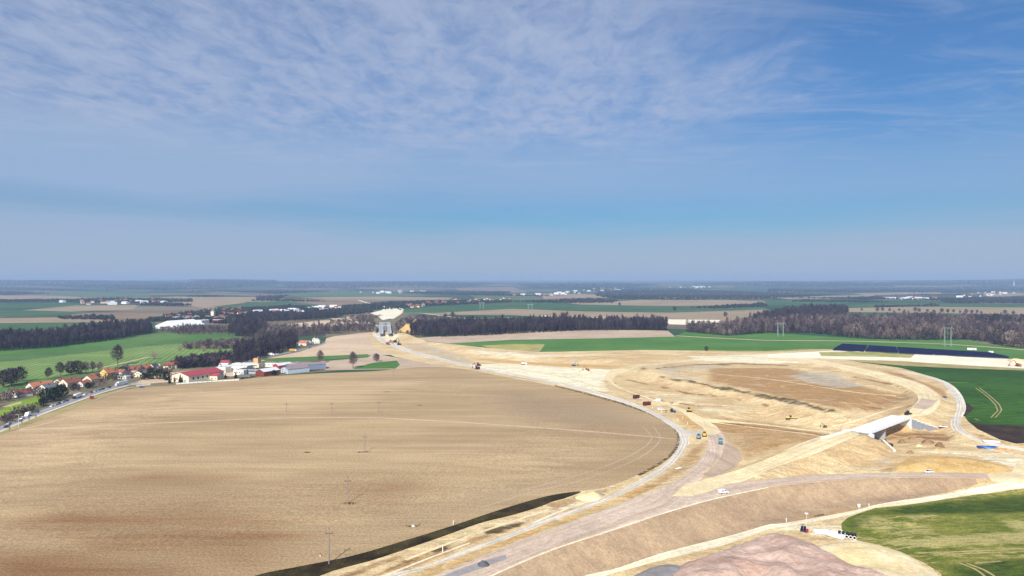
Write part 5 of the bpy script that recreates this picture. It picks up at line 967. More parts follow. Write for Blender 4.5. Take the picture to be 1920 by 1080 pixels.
# portal masts of the power line
MAST = mat('mast_paint', A(150,176,166), .6, .05, 1, .2)
def pylon(px, py, hpx, label, sep=10.5, thick=.17):
    p = at(px, py); h = hpx/FPX*p.y; r = empty('pylon', p, .05, label, 'pylon'); H1 = h*.84
    for s in (-1, 1):
        m = MB(); n = 9
        def cor(k, t): wd = 1.25*(1-t)+.5*t; return (s*sep/2+(wd if k in (0, 3) else -wd)*.7, (wd if k < 2 else -wd)*.7, H1*t)
        for k in range(4): m.tube(cor(k, 0), cor(k, 1), thick, thick*.8, 4)
        for i in range(n):
            for k in range(4): m.tube(cor(k, i/n), cor((k+1) % 4, (i+1)/n), thick*.6, None, 3)
        m.build('leg', MAST, r)
        pk = MB(); pk.tube((s*sep/2, 0, H1), (s*(sep/2+2.2), 0, h), thick*1.2, thick, 4).tube((s*(sep/2+.9), 0, H1), (s*(sep/2+2.2), 0, h), thick, thick, 4).tube((s*sep/2, 0, H1+1.2), (s*(sep/2+4.8), 0, H1-.3), thick, thick, 4); pk.build('peak', MAST, r)
    cb = MB()
    for y in (-.6, .6): cb.box((0, y, H1), (sep+10, thick*1.6, thick*1.6)).box((0, y, H1+1.3), (sep, thick*1.4, thick*1.4))
    for i in range(12): cb.tube((-sep/2-5+(sep+10)*i/12, 0, H1), (-sep/2-5+(sep+10)*(i+1)/12, 0, H1+(1.3 if i % 2 else 0)), thick*.6, None, 3)
    cb.build('crossarm', MAST, r)
    for x in (-sep/2-4.4, 0, sep/2+4.4): MB().tube((x, 0, H1-.2), (x, 0, H1-3.2), .22, .22, 6).build('insulator', CONCD, r)
pylon(1777, 650, 41, 'pale lattice portal mast in front of the brown wood at right'); pylon(1463.5, 631, 29, 'pale lattice portal mast at the left end of the brown wood', 10.5, .2); pylon(903, 580, 14, 'faint far portal mast on the green strip at centre', 12, .5); pylon(994, 579, 9, 'faintest far portal mast right of the central green strip mast', 14, .5)
# poles in the big field
POLE = cmat('pole_concrete', (150,138,140)); IRON = mat('iron', (.06,.055,.055,1), .6); TUFT = mat('dry_weeds', A(86,72,34), .95, .3, .8)
def pole(px, py, hpx, label, conc=POLE):
    p = at(px, py); h = hpx/FPX*p.y; r = empty('power_pole', p, .1, label, 'power pole'); MB().tube((0,0,-.8), (0,0,h), .26, .15, 8).build('post', conc, r); MB().box((0,0,h*.86), (2.6,.16,.18)).build('crossarm', IRON, r)
    for q in ((-1.2,0,h*.86), (1.2,0,h*.86), (0,0,h-.05)): MB().tube(q, (q[0],q[1],q[2]+.5), .16, .13, 6).build('insulator', IRON, r)
def weeds(px, py, w, label):
    p = at(px, py); rr = np.random.default_rng(int(px)); m = MB()
    for i in range(46):
        x = rr.normal(0, w*.2); y = rr.normal(0, w*.08); s = rr.uniform(.25, .6); a = rr.uniform(0, 3.14); m.add([(x-s*math.cos(a), y-s*math.sin(a), -.1), (x+s*math.cos(a), y+s*math.sin(a), -.1), (x+rr.normal(0,.2), y+rr.normal(0,.2), s*.9)], [(0,1,2)])
    o = m.build('weed_patch', TUFT); o.location = p; tag(o, label, 'weeds', 'weed patches round the field poles')
pole(617, 1057, 66, 'nearest power pole by the dark bank of the big field'); pole(652, 944, 49, 'power pole standing in weeds in the middle of the big field'); pole(684, 848, 33, 'power pole far in the big field left of centre'); pole(710, 773, 20, 'thin power pole beyond the field track'); pole(738, 706, 16, 'farthest thin power pole near the field end'); pole(622, 772, 17, 'faint power pole left beyond the field track'); pole(537, 771, 15, 'faint leftmost power pole beyond the field track')
weeds(652, 944, 10, 'brown weeds round the middle pole'); weeds(683, 848, 9, 'brown weeds round the farther pole'); weeds(775, 986.5, 11, 'brown weeds round the white manhole'); weeds(576, 848.5, 5, 'tiny weed tuft alone in the big field'); weeds(725, 735, 7, 'tiny weed tuft near the far end of the field'); weeds(787, 760, 6, 'thin weed tuft right beyond the field track')
p = at(775, 987); r = empty('manhole', p, 0, 'small white concrete manhole in the big field', 'manhole'); MB().tube((0,0,-.4), (0,0,.8), .75, .7, 12).build('shaft', WHITE, r); MB().tube((0,0,.8), (0,0,.95), .8, .8, 12).build('lid', GREYW, r)
p = at(600.5, 1043); r = empty('marker_post', p, 0, 'small red and white marker beside the nearest pole', 'marker'); MB().tube((0,0,-.2), (0,0,.7), .22, .22, 8).build('post', WHITE, r); MB().tube((0,0,.7), (0,0,1.1), .24, .24, 8).build('cap', cmat('signal_red', (190,40,30)), r)
def stake(px, py, h, label, group='survey stakes along the works'):
    o = MB().box((0,0,h/2-.2), (.28,.28,h+.4)).box((0,0,h), (.34,.34,.3)).build('survey_stake', WHITE); o.location = at(px, py); tag(o, label, 'stake', group)
for i, (x, y, l) in enumerate(((1271,789,'white stake on the ochre island, left one'),(1289,796,'white stake on the ochre island, right one'),(1269,811,'white stake on the left side of the haul road bend'),(1291,833,'white stake on the right side of the haul road bend'),(1275,817,'white stake between field and haul road bend'),(850,984,'white stake on the dark bank'),(830,1035,'tall white stake in the dark pit beside the haul road'),(1474,979,'white stake at the embankment foot'),(1629,951,'white stake right of the white bag'),(1223,767,'stake near the red lorry'),(1240,773,'stake near the white pickup'),(1280,786,'stake at the start of the ochre island'),(1264,758,'pale stake behind the white van'),(1305,762,'pale stake on the slope right of the vans'))): stake(x, y, 1.7 if i != 6 else 2.6, l)
# village road furniture
def lamp(px, py, h, label):
    p = at(px, py); r = empty('street_lamp', p, 0, label, 'street lamp', 'lamps along the village road'); MB().tube((0,0,-.3), (0,0,h), .13, .08, 6).build('post', PALER, r); MB().tube((0,0,h), (-1.4,0,h+.25), .07, .06, 6).build('arm', PALER, r); MB().box((-1.7,0,h+.25), (.8,.3,.14)).build('lamp_head', WHITE, r)
lamp(35, 801, 9, 'tall pale street lamp at the near end of the village road'); lamp(23, 782, 8, 'pale street lamp on the lawn side of the village road'); lamp(468, 678, 12, 'tall pale lamp mast over the works yard')
p = at(172, 748); r = empty('site_box', p, R_(35), 'small rust red cabin on the verge between field and road', 'cabin'); MB().box((0,0,1.2), (3.2,2.4,2.8)).build('wall', cmat('rust_red_paint', (150,66,50)), r); MB().box((0,0,2.66), (3.5,2.7,.14)).build('roof', RUST, r); MB().box((.4,-1.22,.9), (.9,.06,1.8)).build('door', DKRED, r)
def fence(pts, h, m, label, name='fence', board=True):
    c = R(catmull(pts, 8.0)); r = empty(name, (0,0,0), 0, label, name.replace('_', ' ')); z = H(c); posts = MB(); rails = MB()
    for i in range(len(c)-1):
        a, b = c[i], c[i+1]; n = max(1, int(np.linalg.norm(b-a)/4)); 
        if board: rails.add([(a[0],a[1],z[i]-.3),(b[0],b[1],z[i+1]-.3),(b[0],b[1],z[i+1]+h),(a[0],a[1],z[i]+h),(a[0]+.15,a[1]+.15,z[i]-.3),(b[0]+.15,b[1]+.15,z[i+1]-.3),(b[0]+.15,b[1]+.15,z[i+1]+h),(a[0]+.15,a[1]+.15,z[i]+h)], [(0,1,2,3),(5,4,7,6),(3,2,6,7),(0,4,5,1)])
        else:
            for q in (.5, 1.0): rails.tube((a[0],a[1],z[i]+h*q-.05), (b[0],b[1],z[i+1]+h*q-.05), .06, None, 4)
        for k in range(n): t = k/n; posts.box((a[0]+(b[0]-a[0])*t, a[1]+(b[1]-a[1])*t, z[i]+h/2), (.2, .2, h+.2))
    rails.build('panel' if board else 'rail', m, r); posts.build('post', GREYW, r)
fence([(255,725),(282,722)], 1.6, WHITE, 'low white wall beside the road at the field corner', 'garden_wall'); fence([(330,721),(380,717.5),(440,713.5),(448,713)], 1.5, WHITE, 'pale wall in front of the red roofed hall', 'garden_wall'); fence([(168,757),(200,744),(225,735),(250,726)], 1.1, PALER, 'thin pale railing along the village pavement', 'railing', False); fence([(450,711),(480,706),(520,702),(600,694)], .9, BROWNW, 'low brown fence below the industrial sheds', 'fence')
# ------------------------------------------------------------------ heaps
def heap_poly(name, px, hmax, slope, m, label, cat='heap', rough=.5, step=2.0, seed=1):
    q = R(catmull(px, 10.0, True)); lo, hi = q.min(0), q.max(0); r = np.random.default_rng(seed); g = np.stack(np.meshgrid(np.arange(lo[0], hi[0], step), np.arange(lo[1], hi[1], step)), -1).reshape(-1, 2); g = g+r.uniform(-.3, .3, g.shape)*step; g = g[sdist(g, q) > step*.4]
    n = len(q); out = delaunay_2d_cdt([Vector(v) for v in q]+[Vector(v) for v in g], [(i, (i+1) % n) for i in range(n)], [], 1, .01); V = np.array([tuple(v) for v in out[0]]); s = np.maximum(sdist(V, q), 0)
    h = hmax*(1-np.exp(-s*slope/hmax)); h = h*(1+rough*(vnoise(V, 9.0)+.6*vnoise(V+99, 4.0)))+rough*vnoise(V+33, 2.2)*np.minimum(s, 1.5)*.6; z = H(V)+np.where(s <= .01, -.4, h)
    c = V.mean(0); zc = float(H([c])[0]); mb = MB(); mb.v = [(a-c[0], b-c[1], k-zc) for (a, b), k in zip(V, z)]; mb.f = [tuple(f) for f in out[2]]; mb.m = [0]*len(mb.f); o = mb.build(name, m, None, True); o.location = (c[0], c[1], zc); tag(o, label, cat)
    return o
g_simple('pink_spoil', A(196,162,142), A(222,192,172), .06, .5, .16, .9, .8, .4, .6, 1.6); g_simple('grey_gravel', A(150,144,142), A(164,158,154), .1, 1.6, .14, .7, .4); g_simple('sand_heap', A(238,212,158), A(248,230,188), .06, .6, .12, .7, .6); g_simple('ochre_heap', A(206,168,106), A(222,188,126), .1, .8, .15, .7, .5); g_simple('brown_heap', A(136,110,82), A(160,130,98), .15, .8, .18, .8, .5)
heap_poly('sand_heap', [(1545,1022),(1600,1016),(1648,1024),(1695,1038),(1735,1060),(1768,1084),(1780,1130),(1500,1130),(1480,1050)], 2.2, .6, MATS['sand_heap'], 'pale sandy ridge between the pink spoil and the grass', rough=.6, seed=2)
heap_poly('spoil_heap', [(1195,1130),(1262,1066),(1330,1040),(1404,1014),(1445,1000),(1500,1010),(1560,1036),(1612,1060),(1665,1078),(1700,1098),(1720,1140),(1600,1180),(1300,1180)], 6.0, .5, MATS['pink_spoil'], 'big pinkish brown spoil heap at the lower right', rough=.55, seed=3)
heap_poly('gravel_heap', [(1150,1120),(1180,1084),(1215,1066),(1255,1060),(1290,1068),(1315,1090),(1330,1130)], 3.0, .7, MATS['grey_gravel'], 'smooth dark grey gravel heap at the bottom edge', rough=.12, seed=4)
heap_poly('ochre_mound', [(1672,882),(1690,866),(1730,856),(1790,858),(1850,866),(1896,878),(1880,887),(1780,886),(1700,885)], 2.4, .35, MATS['ochre_heap'], 'long low ochre mound behind the branch road', rough=.5, seed=5)
def cone(px, py, w, h, m, label, group='small earth heaps by the bridge'):
    p = at(px, py); rr = np.random.default_rng(int(px+py)); mb = MB(); n = 14; v = []; f = []
    for j, (t, hh) in enumerate(((1, -.3), (.72, .32), (.4, .72), (.14, .97))):
        for i in range(n): a = 2*math.pi*i/n; q = w/2*t*(1+.16*rr.normal()); v.append((math.cos(a)*q, math.sin(a)*q*.8, h*hh*(1+.08*rr.normal())))
    v.append((0,0,h)); 
    for j in range(3): f += [(j*n+i, j*n+(i+1) % n, (j+1)*n+(i+1) % n, (j+1)*n+i) for i in range(n)]
    f += [(3*n+i, 3*n+(i+1) % n, 4*n) for i in range(n)]; mb.add(v, f); o = mb.build('earth_heap', m, None, True); o.location = p; tag(o, label, 'earth heap', group)
for x, y, w, h, m, l in ((1691,830,6,2.4,'brown_heap','brown heap nearest the bridge pier'),(1709,823,6,1.8,'brown_heap','low brown heap right of the pier'),(1739,831,8.5,3.0,'brown_heap','darkest tallest brown heap right of the bridge'),(1762,838,7,3.2,'brown_heap','grey brown heap with a sharp tip'),(1707,850,5,2.0,'brown_heap','small heap at the puddle behind the ochre mound'),(1723,836,5,1.2,'sand_heap','low pale heap between the brown ones'),(1756,844,5,1.0,'ochre_heap','flat ochre heap below the sharp tipped one'),(1110,920,1,1,'sand_heap','')):
    if l: cone(x, y, w, h, MATS[m], l)
cone(1108, 932, 17, 2.4, MATS['sand_heap'], 'pale sand heap beside the haul road and the field', None); cone(906, 1060, 5, 1.8, mat('dark_gravel', A(96,98,104), .9, .2, 2), 'small dark gravel heap on the grey patch of road', None); cone(765, 622, 44, 16, MATS['ochre_heap'], 'far yellow sand cone beside the viaduct', None); cone(1098, 699, 18, 3, MATS['sand_heap'], 'sand pile under the small far excavator', None); cone(1905, 678, 30, 4, MATS['sand_heap'], 'sand pile at the right end of the solar field', None)
# ------------------------------------------------------------------ vehicles and machines
TYRE = mat('tyre', (.02,.02,.02,1), .9); GLASS = mat('car_glass', (.02,.025,.035,1), .12, .05, 2, 0, .6); LAMP = mat('headlight', (.8,.8,.8,1), .2); TAIL = mat('tail_light', (.4,.02,.02,1), .3)
def paint(key, c, rough=.3): return mat('paint_'+key, A(*c), rough, .05, 1.5, 0, .5)
PW = paint('white', (250,250,248)); PS = paint('silver', (190,194,200)); PD = paint('dark', (40,42,50)); PB = paint('blue', (60,84,140)); PR = paint('red', (118,24,34), .5); PDR = paint('dark_red', (92,20,34), .5); PY = paint('yellow', (226,180,60), .5); PYP = paint('pale_yellow', (236,206,120), .5); PT = paint('teal', (60,132,150), .45); PLB = paint('light_blue', (124,160,190), .45); PO = paint('orange', (176,84,44), .5); PGR = paint('grey', (110,112,116), .6)
def wheels(r, xs, y, rad, wd=.3, name='wheel'):
    for x in xs:
        for s in (-1, 1):
            w = MB().tube((x, s*y-wd/2, rad), (x, s*y+wd/2, rad), rad, rad, 12).build(name, TYRE, r, True); MB().tube((x, s*(y+wd/2+.01)-.02, rad), (x, s*(y+wd/2+.01)+.02, rad), rad*.55, rad*.5, 8).build('rim', PGR, w)
def place(px, py, yaw, name, label, cat, group=None):
    return empty(name, at(px, py), R_(yaw), label, cat, group)
def car(px, py, yaw, col, label, L=4.4, W=1.8, hatch=True, group=None):
    r = place(px, py, yaw, 'car', label, 'car', group)
    prof = [(-L/2,.35),(-L/2,.85),(-L/2+.2,.98),(L*.18,.98),(L/2-.25,.8),(L/2,.6),(L/2,.32)]
    m = MB(); m.prism([(a, b) for a, b in prof], -W/2, W/2, axis='y'); m.build('body', col, r)
    b0, b1 = (-L/2+.15, -L/2+.55) if hatch else (-L/2+.75, -L/2+1.25); g = MB(); g.prism([(b0,.98),(b1,1.42),(L*.04,1.44),(L*.22,.98)], -W/2+.12, W/2-.12, axis='y'); g.build('window', GLASS, r)
    MB().prism([(b1-.06,1.42),(b1,1.5),(L*.03,1.5),(L*.05,1.42)], -W/2+.14, W/2-.14, axis='y').build('roof', col, r)
    wheels(r, (-L*.31, L*.31), W/2-.12, .33, .22)
    for s in (-1, 1): MB().box((L/2-.03, s*(W/2-.32), .66), (.12,.4,.16)).build('headlight', LAMP, r); MB().box((-L/2, s*(W/2-.28), .78), (.08,.3,.2)).build('tail_light', TAIL, r)
    return r
def van(px, py, yaw, col, label, L=5.0, W=1.9, Hh=2.1, name='van', cat='van', group=None):
    r = place(px, py, yaw, name, label, cat, group); MB().prism([(-L/2,.4),(-L/2,Hh-.1),(-L/2+.2,Hh),(L*.2,Hh),(L*.36,1.15),(L/2,.95),(L/2,.4)], -W/2, W/2, axis='y').build('body', col, r)
    MB().add([(L*.215,-W/2+.15,Hh-.08),(L*.215,W/2-.15,Hh-.08),(L*.355,W/2-.12,1.22),(L*.355,-W/2+.12,1.22),(L*.2,-W/2+.15,Hh-.16),(L*.2,W/2-.15,Hh-.16),(L*.33,W/2-.12,1.2),(L*.33,-W/2+.12,1.2)], [(0,1,2,3),(7,6,5,4),(0,4,5,1),(3,2,6,7),(0,3,7,4),(1,5,6,2)]).build('windscreen', GLASS, r)
    for s in (-1, 1):
        MB().box((L*.14, s*(W/2+.01), Hh-.5), (.9,.03,.55)).build('window', GLASS, r); MB().box((-L*.15, s*(W/2+.01), Hh-.5), (1.2,.03,.5)).build('window', GLASS, r); MB().box((L/2-.02, s*(W/2-.3), .85), (.1,.35,.2)).build('headlight', LAMP, r)
    wheels(r, (-L*.3, L*.31), W/2-.12, .36, .24); return r
def lorry(px, py, yaw, cab, box, label, L=12.0, name='lorry', tank=False, group=None):
    r = place(px, py, yaw, name, label, 'lorry', group); MB().box((0,0,.85), (L,1.0,.3)).build('chassis', PGR, r)
    c = MB().prism([(L/2-2.2,.6),(L/2-2.2,3.1),(L/2-.4,3.1),(L/2,2.0),(L/2,.6)], -1.2, 1.2, axis='y').build('cab', cab, r); MB().box((L/2-.12,0,2.35), (.5,2.1,.75)).build('window', GLASS, c); MB().box((L/2-1.0,0,2.4), (.8,2.44,.6)).build('side_window', GLASS, c)
    if tank: MB().tube((-L/2,0,2.1), (L/2-2.6,0,2.1), 1.15, 1.15, 14).build('tank', box, r, True)
    else: MB().box(((-L/2+L/2-2.6)/2-.0-L*.0, 0, 2.5), (L-2.7, 2.5, 3.0)).build('cargo_box', box, r)
    wheels(r, (-L*.42,-L*.31,L*.38), 1.0, .5, .3); return r
def tipper(px, py, yaw, cab, bed, label, L=8.6):
    r = place(px, py, yaw, 'dump_truck', label, 'dump truck'); MB().box((0,0,.95), (L,1.0,.4)).build('chassis', PGR, r)
    c = MB().prism([(L/2-2.1,.7),(L/2-2.1,3.2),(L/2-.3,3.2),(L/2,2.1),(L/2,.7)], -1.25, 1.25, axis='y').build('cab', cab, r); MB().box((L/2-.12,0,2.45), (.5,2.2,.8)).build('window', GLASS, c); MB().box((L/2-1.0,0,2.5), (.8,2.54,.6)).build('side_window', GLASS, c)
    b = MB(); x0, x1 = -L/2, L/2-2.4; xm, ln = (x0+x1)/2, x1-x0; b.box((xm,0,1.35), (ln,2.3,.2)); 
    for s in (-1, 1): b.box((xm, s*1.2, 2.1), (ln,.14,1.5))
    b.box((x0+.07,0,2.05), (.14,2.4,1.4)); b.box((x1-.07,0,2.25), (.14,2.4,1.8)); b.box((x1+.4,0,3.3), (1.2,2.4,.12)); bd = b.build('tipper_bed', bed, r); MB().box((xm,0,1.75), (ln-.3,2.2,.7)).build('load', MATS['ochre_heap'], bd)
    wheels(r, (-L*.38,-L*.22,L*.34), 1.05, .55, .34); return r
def tracks(r, L, y, h, w=.5):
    for s in (-1, 1):
        n = 8; pr = [(-L/2+h/2-math.sin(math.pi*i/n)*h/2, h/2+math.cos(math.pi*i/n)*h/2) for i in range(n+1)]+[(L/2-h/2+math.sin(math.pi*i/n)*h/2, h/2-math.cos(math.pi*i/n)*h/2) for i in range(n+1)]
        MB().prism(pr, s*y-w/2, s*y+w/2, axis='y').build('track', TYRE, r)
def excavator(px, py, yaw, col, label, sc=1.0, reach=1.0, arm=None):
    r = place(px, py, yaw, 'excavator', label, 'excavator'); r.scale = (sc,)*3; tracks(r, 4.2, 1.15, .95, .6); MB().box((0,0,1.05), (1.6,1.4,.3)).build('undercarriage', PGR, r)
    MB().prism([(-2.3,1.2),(-2.2,2.3),(-.4,2.4),(1.2,2.0),(1.5,1.2)], -1.25, 1.25, axis='y').build('body', col, r); c = MB().box((.75,.75,2.1), (1.5,.95,1.8), taper=(.85,.9)).build('cab', col, r); MB().box((1.3,.75,2.4), (.5,.8,.9)).build('window', GLASS, c); MB().box((.75,1.2,2.4), (1.0,.12,.8)).build('side_window', GLASS, c)
    p0, p1, p2, p3 = (1.0,-.1,1.9), (3.0,-.1,5.2), (5.2*reach,-.1,4.6), (6.4*reach,-.1,1.6)
    MB().tube(p0, p1, .28, .3, 6).tube(p1, p2, .3, .22, 6).build('boom', col, r); MB().tube(p2, p3, .24, .16, 6).build('stick', col, r); MB().tube((1.6,-.1,2.0), ((p0[0]+p1[0])/2+.6,-.1,4.0), .1, .1, 5).build('hydraulic_ram', PGR, r)
    MB().prism([(p3[0]-.5,p3[2]+.2),(p3[0]+.3,p3[2]+.2),(p3[0]+.5,p3[2]-.6),(p3[0]-.1,p3[2]-1.0),(p3[0]-.8,p3[2]-.6)], -.65, .45, axis='y').build('bucket', PGR, r); return r
def dozer(px, py, yaw, col, label, sc=1.0):
    r = place(px, py, yaw, 'bulldozer', label, 'bulldozer'); r.scale = (sc,)*3; tracks(r, 3.8, 1.05, 1.1, .6); MB().prism([(-1.8,.9),(-1.7,1.9),(.3,1.9),(2.0,1.7),(2.1,.9)], -.75, .75, axis='y').build('body', col, r)
    c = MB().box((-.5,0,2.5), (1.5,1.5,1.3), taper=(.85,.9)).build('cab', GLASS, r); MB().box((-.5,0,3.2), (1.7,1.7,.12)).build('cab_roof', col, c); MB().box((2.9,0,.75), (.2,3.3,1.3)).build('blade', PYP, r); MB().box((2.2,1.2,.6), (1.5,.18,.25)).box((2.2,-1.2,.6), (1.5,.18,.25)).build('push_arm', col, r); MB().tube((1.2,.45,1.8), (1.2,.45,2.6), .1, .1, 6).build('exhaust', PGR, r); return r
def grader(px, py, yaw, col, label):
    r = place(px, py, yaw, 'grader', label, 'grader'); MB().prism([(-4,.9),(-4,2.0),(-1.4,2.0),(-1.2,1.7),(3.8,1.4),(4.2,.9),(3.6,1.0),(-1,1.3),(-1.2,.8)], -.5, .5, axis='y').build('frame', col, r); MB().box((-2.8,0,1.5), (2.6,1.9,1.1)).build('engine_cover', PYP, r)
    c = MB().box((-.7,0,2.5), (1.5,1.6,1.6), taper=(.9,.9)).build('cab', GLASS, r); MB().box((-.7,0,3.36), (1.7,1.8,.12)).build('cab_roof', col, c); MB().box((1.6,0,.5), (.25,3.8,.7), rz=.5).build('blade', PGR, r); wheels(r, (-3.2,-1.8,3.7), 1.0, .65, .4); return r
def roller(px, py, yaw, col, label, sc=1.0):
    r = place(px, py, yaw, 'road_roller', label, 'road roller'); r.scale = (sc,)*3; MB().tube((1.8,-1.05,.75), (1.8,1.05,.75), .75, .75, 18).build('drum', PGR, r, True); MB().box((1.8,1.2,.9), (1.9,.15,.5)).box((1.8,-1.2,.9), (1.9,.15,.5)).box((.85,0,.95), (.3,2.4,.6)).build('drum_frame', col, r)
    MB().box((-1.4,0,1.35), (2.0,1.7,1.0), taper=(.9,.9)).build('body', col, r); c = MB().box((.1,0,1.9), (1.2,1.5,1.5), taper=(.9,.9)).build('cab', GLASS, r); MB().box((.1,0,2.72), (1.5,1.7,.12)).build('cab_roof', col, c); wheels(r, (-1.3,), .9, .72, .5); return r
def tractor(px, py, yaw, col, label):
    r = place(px, py, yaw, 'tractor', label, 'tractor'); MB().prism([(0,.9),(0,1.9),(2.2,1.7),(2.4,.9)], -.5, .5, axis='y').build('hood', col, r); c = MB().box((-.7,0,2.0), (1.6,1.6,1.7), taper=(.85,.85)).build('cab', GLASS, r); MB().box((-.7,0,2.9), (1.7,1.7,.14)).build('cab_roof', col, c)
    wheels(r, (-.9,), 1.05, .95, .55); wheels(r, (1.8,), .95, .6, .4); MB().tube((.4,.45,1.8), (.4,.45,3.0), .07, .07, 6).build('exhaust', PGR, r); return r
# on the works
van(1356, 925, 14, PW, 'white van with dark windows at the road fork', 4.8, 1.9, 2.0); car(1741, 886, 184, PW, 'white hatchback driving on the branch road', 4.9, 1.9); car(1769, 801, 150, PW, 'white saloon parked right of the stepped grey wall', 5.0, 1.9, False); car(1770, 746, 160, PB, 'blue and white car parked inside the loop site road')
tipper(1193, 747, 232, PDR, PDR, 'dark red dump truck farthest up the pale road'); tipper(1213, 760, 222, PR, PR, 'brighter red dump truck below the farther one', 8.6); van(1232, 753, 165, PW, 'tall white van behind the red dump trucks', 5.8, 2.1, 2.6); van(1239, 769, 12, PW, 'white pickup van nearest the haul road', 5.2, 1.9, 1.9)
tractor(1261, 773, -40, PB, 'blue tractor beside the white pickup van'); rl = place(1249, 773, -15, 'towed_roller', 'small yellow towed roller behind the blue tractor', 'towed roller'); MB().tube((0,-.9,.8), (0,.9,.8), .8, .8, 16).build('drum', PD, rl, True); MB().box((1.8,0,.7), (3.4,.25,.2)).box((0,1.0,.8), (1.4,.12,.3)).box((0,-1.0,.8), (1.4,.12,.3)).box((.8,0,.8), (.2,2.1,.3)).build('drawbar', PYP, rl)
dozer(1293, 772, -30, PY, 'yellow bulldozer on the sandy slope right of the tractor', 1.15); grader(1484, 786, -12, PYP, 'pale yellow grader on the brown slope'); excavator(1547, 801, 160, PGR, 'small dark excavator left of the bridge', .62, .8); roller(1321, 818, 75, PY, 'yellow roller by the road link', 1.25); roller(1310, 822, 72, PLB, 'light blue grey roller left of the yellow one', 1.15)
tp = tipper(1351, 832, 74, PW, PT, 'teal bedded lorry with a white cab on the highway bed', 8.4); excavator(1668, 838, 150, PD, 'black excavator reaching up the bank below the bridge', .9, .9); roller(1702, 778, 30, PD, 'black roller at the far bridge end', 1.15)
excavator(1076, 686, 20, PLB, 'pale excavator far in the cutting, left of two', 1.15, .8); excavator(1101, 695, 160, PO, 'orange excavator on a sand pile far in the cutting', 1.1, .8); excavator(895, 692, 160, PDR, 'dark red excavator by the haul road', 1.3, .8); dozer(897, 686, 10, PDR, 'red bulldozer behind the dark red excavator', 1.3); excavator(1909, 687, 180, PO, 'orange long armed machine at the right edge of the bright sand', 1.4, 1.25)
lorry(983, 684, 8, PW, PW, 'white tanker lorry in the pale cutting', 7.0, 'lorry', True); excavator(727, 646, 30, PO, 'tiny far excavator on the white road bed, left', 1.5); excavator(741, 642, 60, PD, 'tiny far dark excavator on the white road bed, right', 1.6); dozer(748, 647, 20, PDR, 'tiny far red bulldozer below the others', 1.6); dozer(733, 642, 20, PY, 'tiny far yellow bulldozer between the excavators', 1.4)
# materials lying about
def pipes(px, py, yaw, n, L, rad, m, label, name, group, each=True, gap=1.05, endm=None):
    base = at(px, py); c, s = math.cos(R_(yaw)), math.sin(R_(yaw))
    for i in range(n):
        off = (i-(n-1)/2)*rad*2*gap; q = base+Vector((-s*off, c*off, 0)); q.z = H([(q.x, q.y)])[0]+rad; o = empty(name, q, R_(yaw), label if isinstance(label, str) else label[i], 'pipe', group)
        b = MB(); k = 16; v = []; f = []
        for x, rr_ in ((-L/2, rad), (L/2, rad), (L/2, rad*.8), (-L/2, rad*.8)): v += [(x, rr_*math.cos(2*math.pi*j/k), rr_*math.sin(2*math.pi*j/k)) for j in range(k)]
        for a in range(4): f += [(a*k+j, a*k+(j+1) % k, ((a+1) % 4)*k+(j+1) % k, ((a+1) % 4)*k+j) for j in range(k)]
        b.add(v, f); b.build('tube', m, o, True)
        if endm is not None:
            e = MB(); v = []; f = []
            for x, rr_ in ((-L/2-.02, rad*1.06), (-L/2+.25, rad*1.06), (-L/2+.25, rad*.78), (-L/2-.02, rad*.78)): v += [(x, rr_*math.cos(2*math.pi*j/k), rr_*math.sin(2*math.pi*j/k)) for j in range(k)]
            for a in range(4): f += [(a*k+j, a*k+(j+1) % k, ((a+1) % 4)*k+(j+1) % k, ((a+1) % 4)*k+j) for j in range(k)]
            e.add(v, f); e.build('end_collar', endm, o)
BLK = mat('black_plastic', A(38,34,58), .4, .1, 2); ord5 = ('leftmost', 'second', 'middle', 'fourth', 'rightmost')
pipes(1588, 1006, 62, 5, 5.0, .72, BLK, [f'{w} black corrugated pipe with a white end beside the grass' for w in ord5[::-1]], 'drain_pipe', 'black pipes beside the grass', endm=WHITE)
WPL = mat('white_plastic', A(255,255,255), .4, .03, 2)
pipes(1568, 1005, -43, 5, 7.0, .55, WPL, [f'{w} white pipe pointing at the black pipes' for w in ('nearest', 'second nearest', 'middle', 'second farthest', 'farthest')], 'white_pipe', 'white pipes beside the black ones'); pipes(1543, 999, 6, 4, 7.0, .5, WPL, [f'{w} white pipe lying across behind the other white ones' for w in ('nearest', 'second', 'third', 'farthest')], 'white_pipe', 'white pipes lying crosswise')
bl = paint('pipe_blue', (40,84,170), .4); bl2 = paint('pipe_light_blue', (90,160,220), .4); pipes(1852, 839, -8, 4, 12.0, .35, bl, 'dark blue pipe in the bundle beside the site road', 'blue_pipe', 'blue pipe bundle'); pipes(1855, 841, -8, 3, 6.0, .3, bl2, 'light blue pipe in front of the dark blue bundle', 'blue_pipe', 'light blue pipes'); pipes(1880, 842, -8, 2, 9.0, .14, paint('pipe_orange', (214,100,50), .5), 'thin orange pipe right of the blue bundle', 'orange_pipe', 'orange pipes'); pipes(1859, 829, -18, 3, 9.5, .4, WPL, 'white pipe in the bundle on the far verge of the site road', 'white_pipe', 'white pipes on the site road verge')
p = at(1512, 998); r = empty('light_tower', p, R_(-30), 'red light tower trailer with two tilted solar panels', 'light tower'); MB().box((0,0,.9), (1.7,1.3,1.0)).build('body', cmat('signal_red', (190,40,30)), r); MB().tube((0,.3,.8), (0,.3,8.2), .09, .06, 8).build('mast', PALER, r)
MB().box((0,.3,8.3), (1.4,.4,.5)).build('lamp_head', WHITE, r)
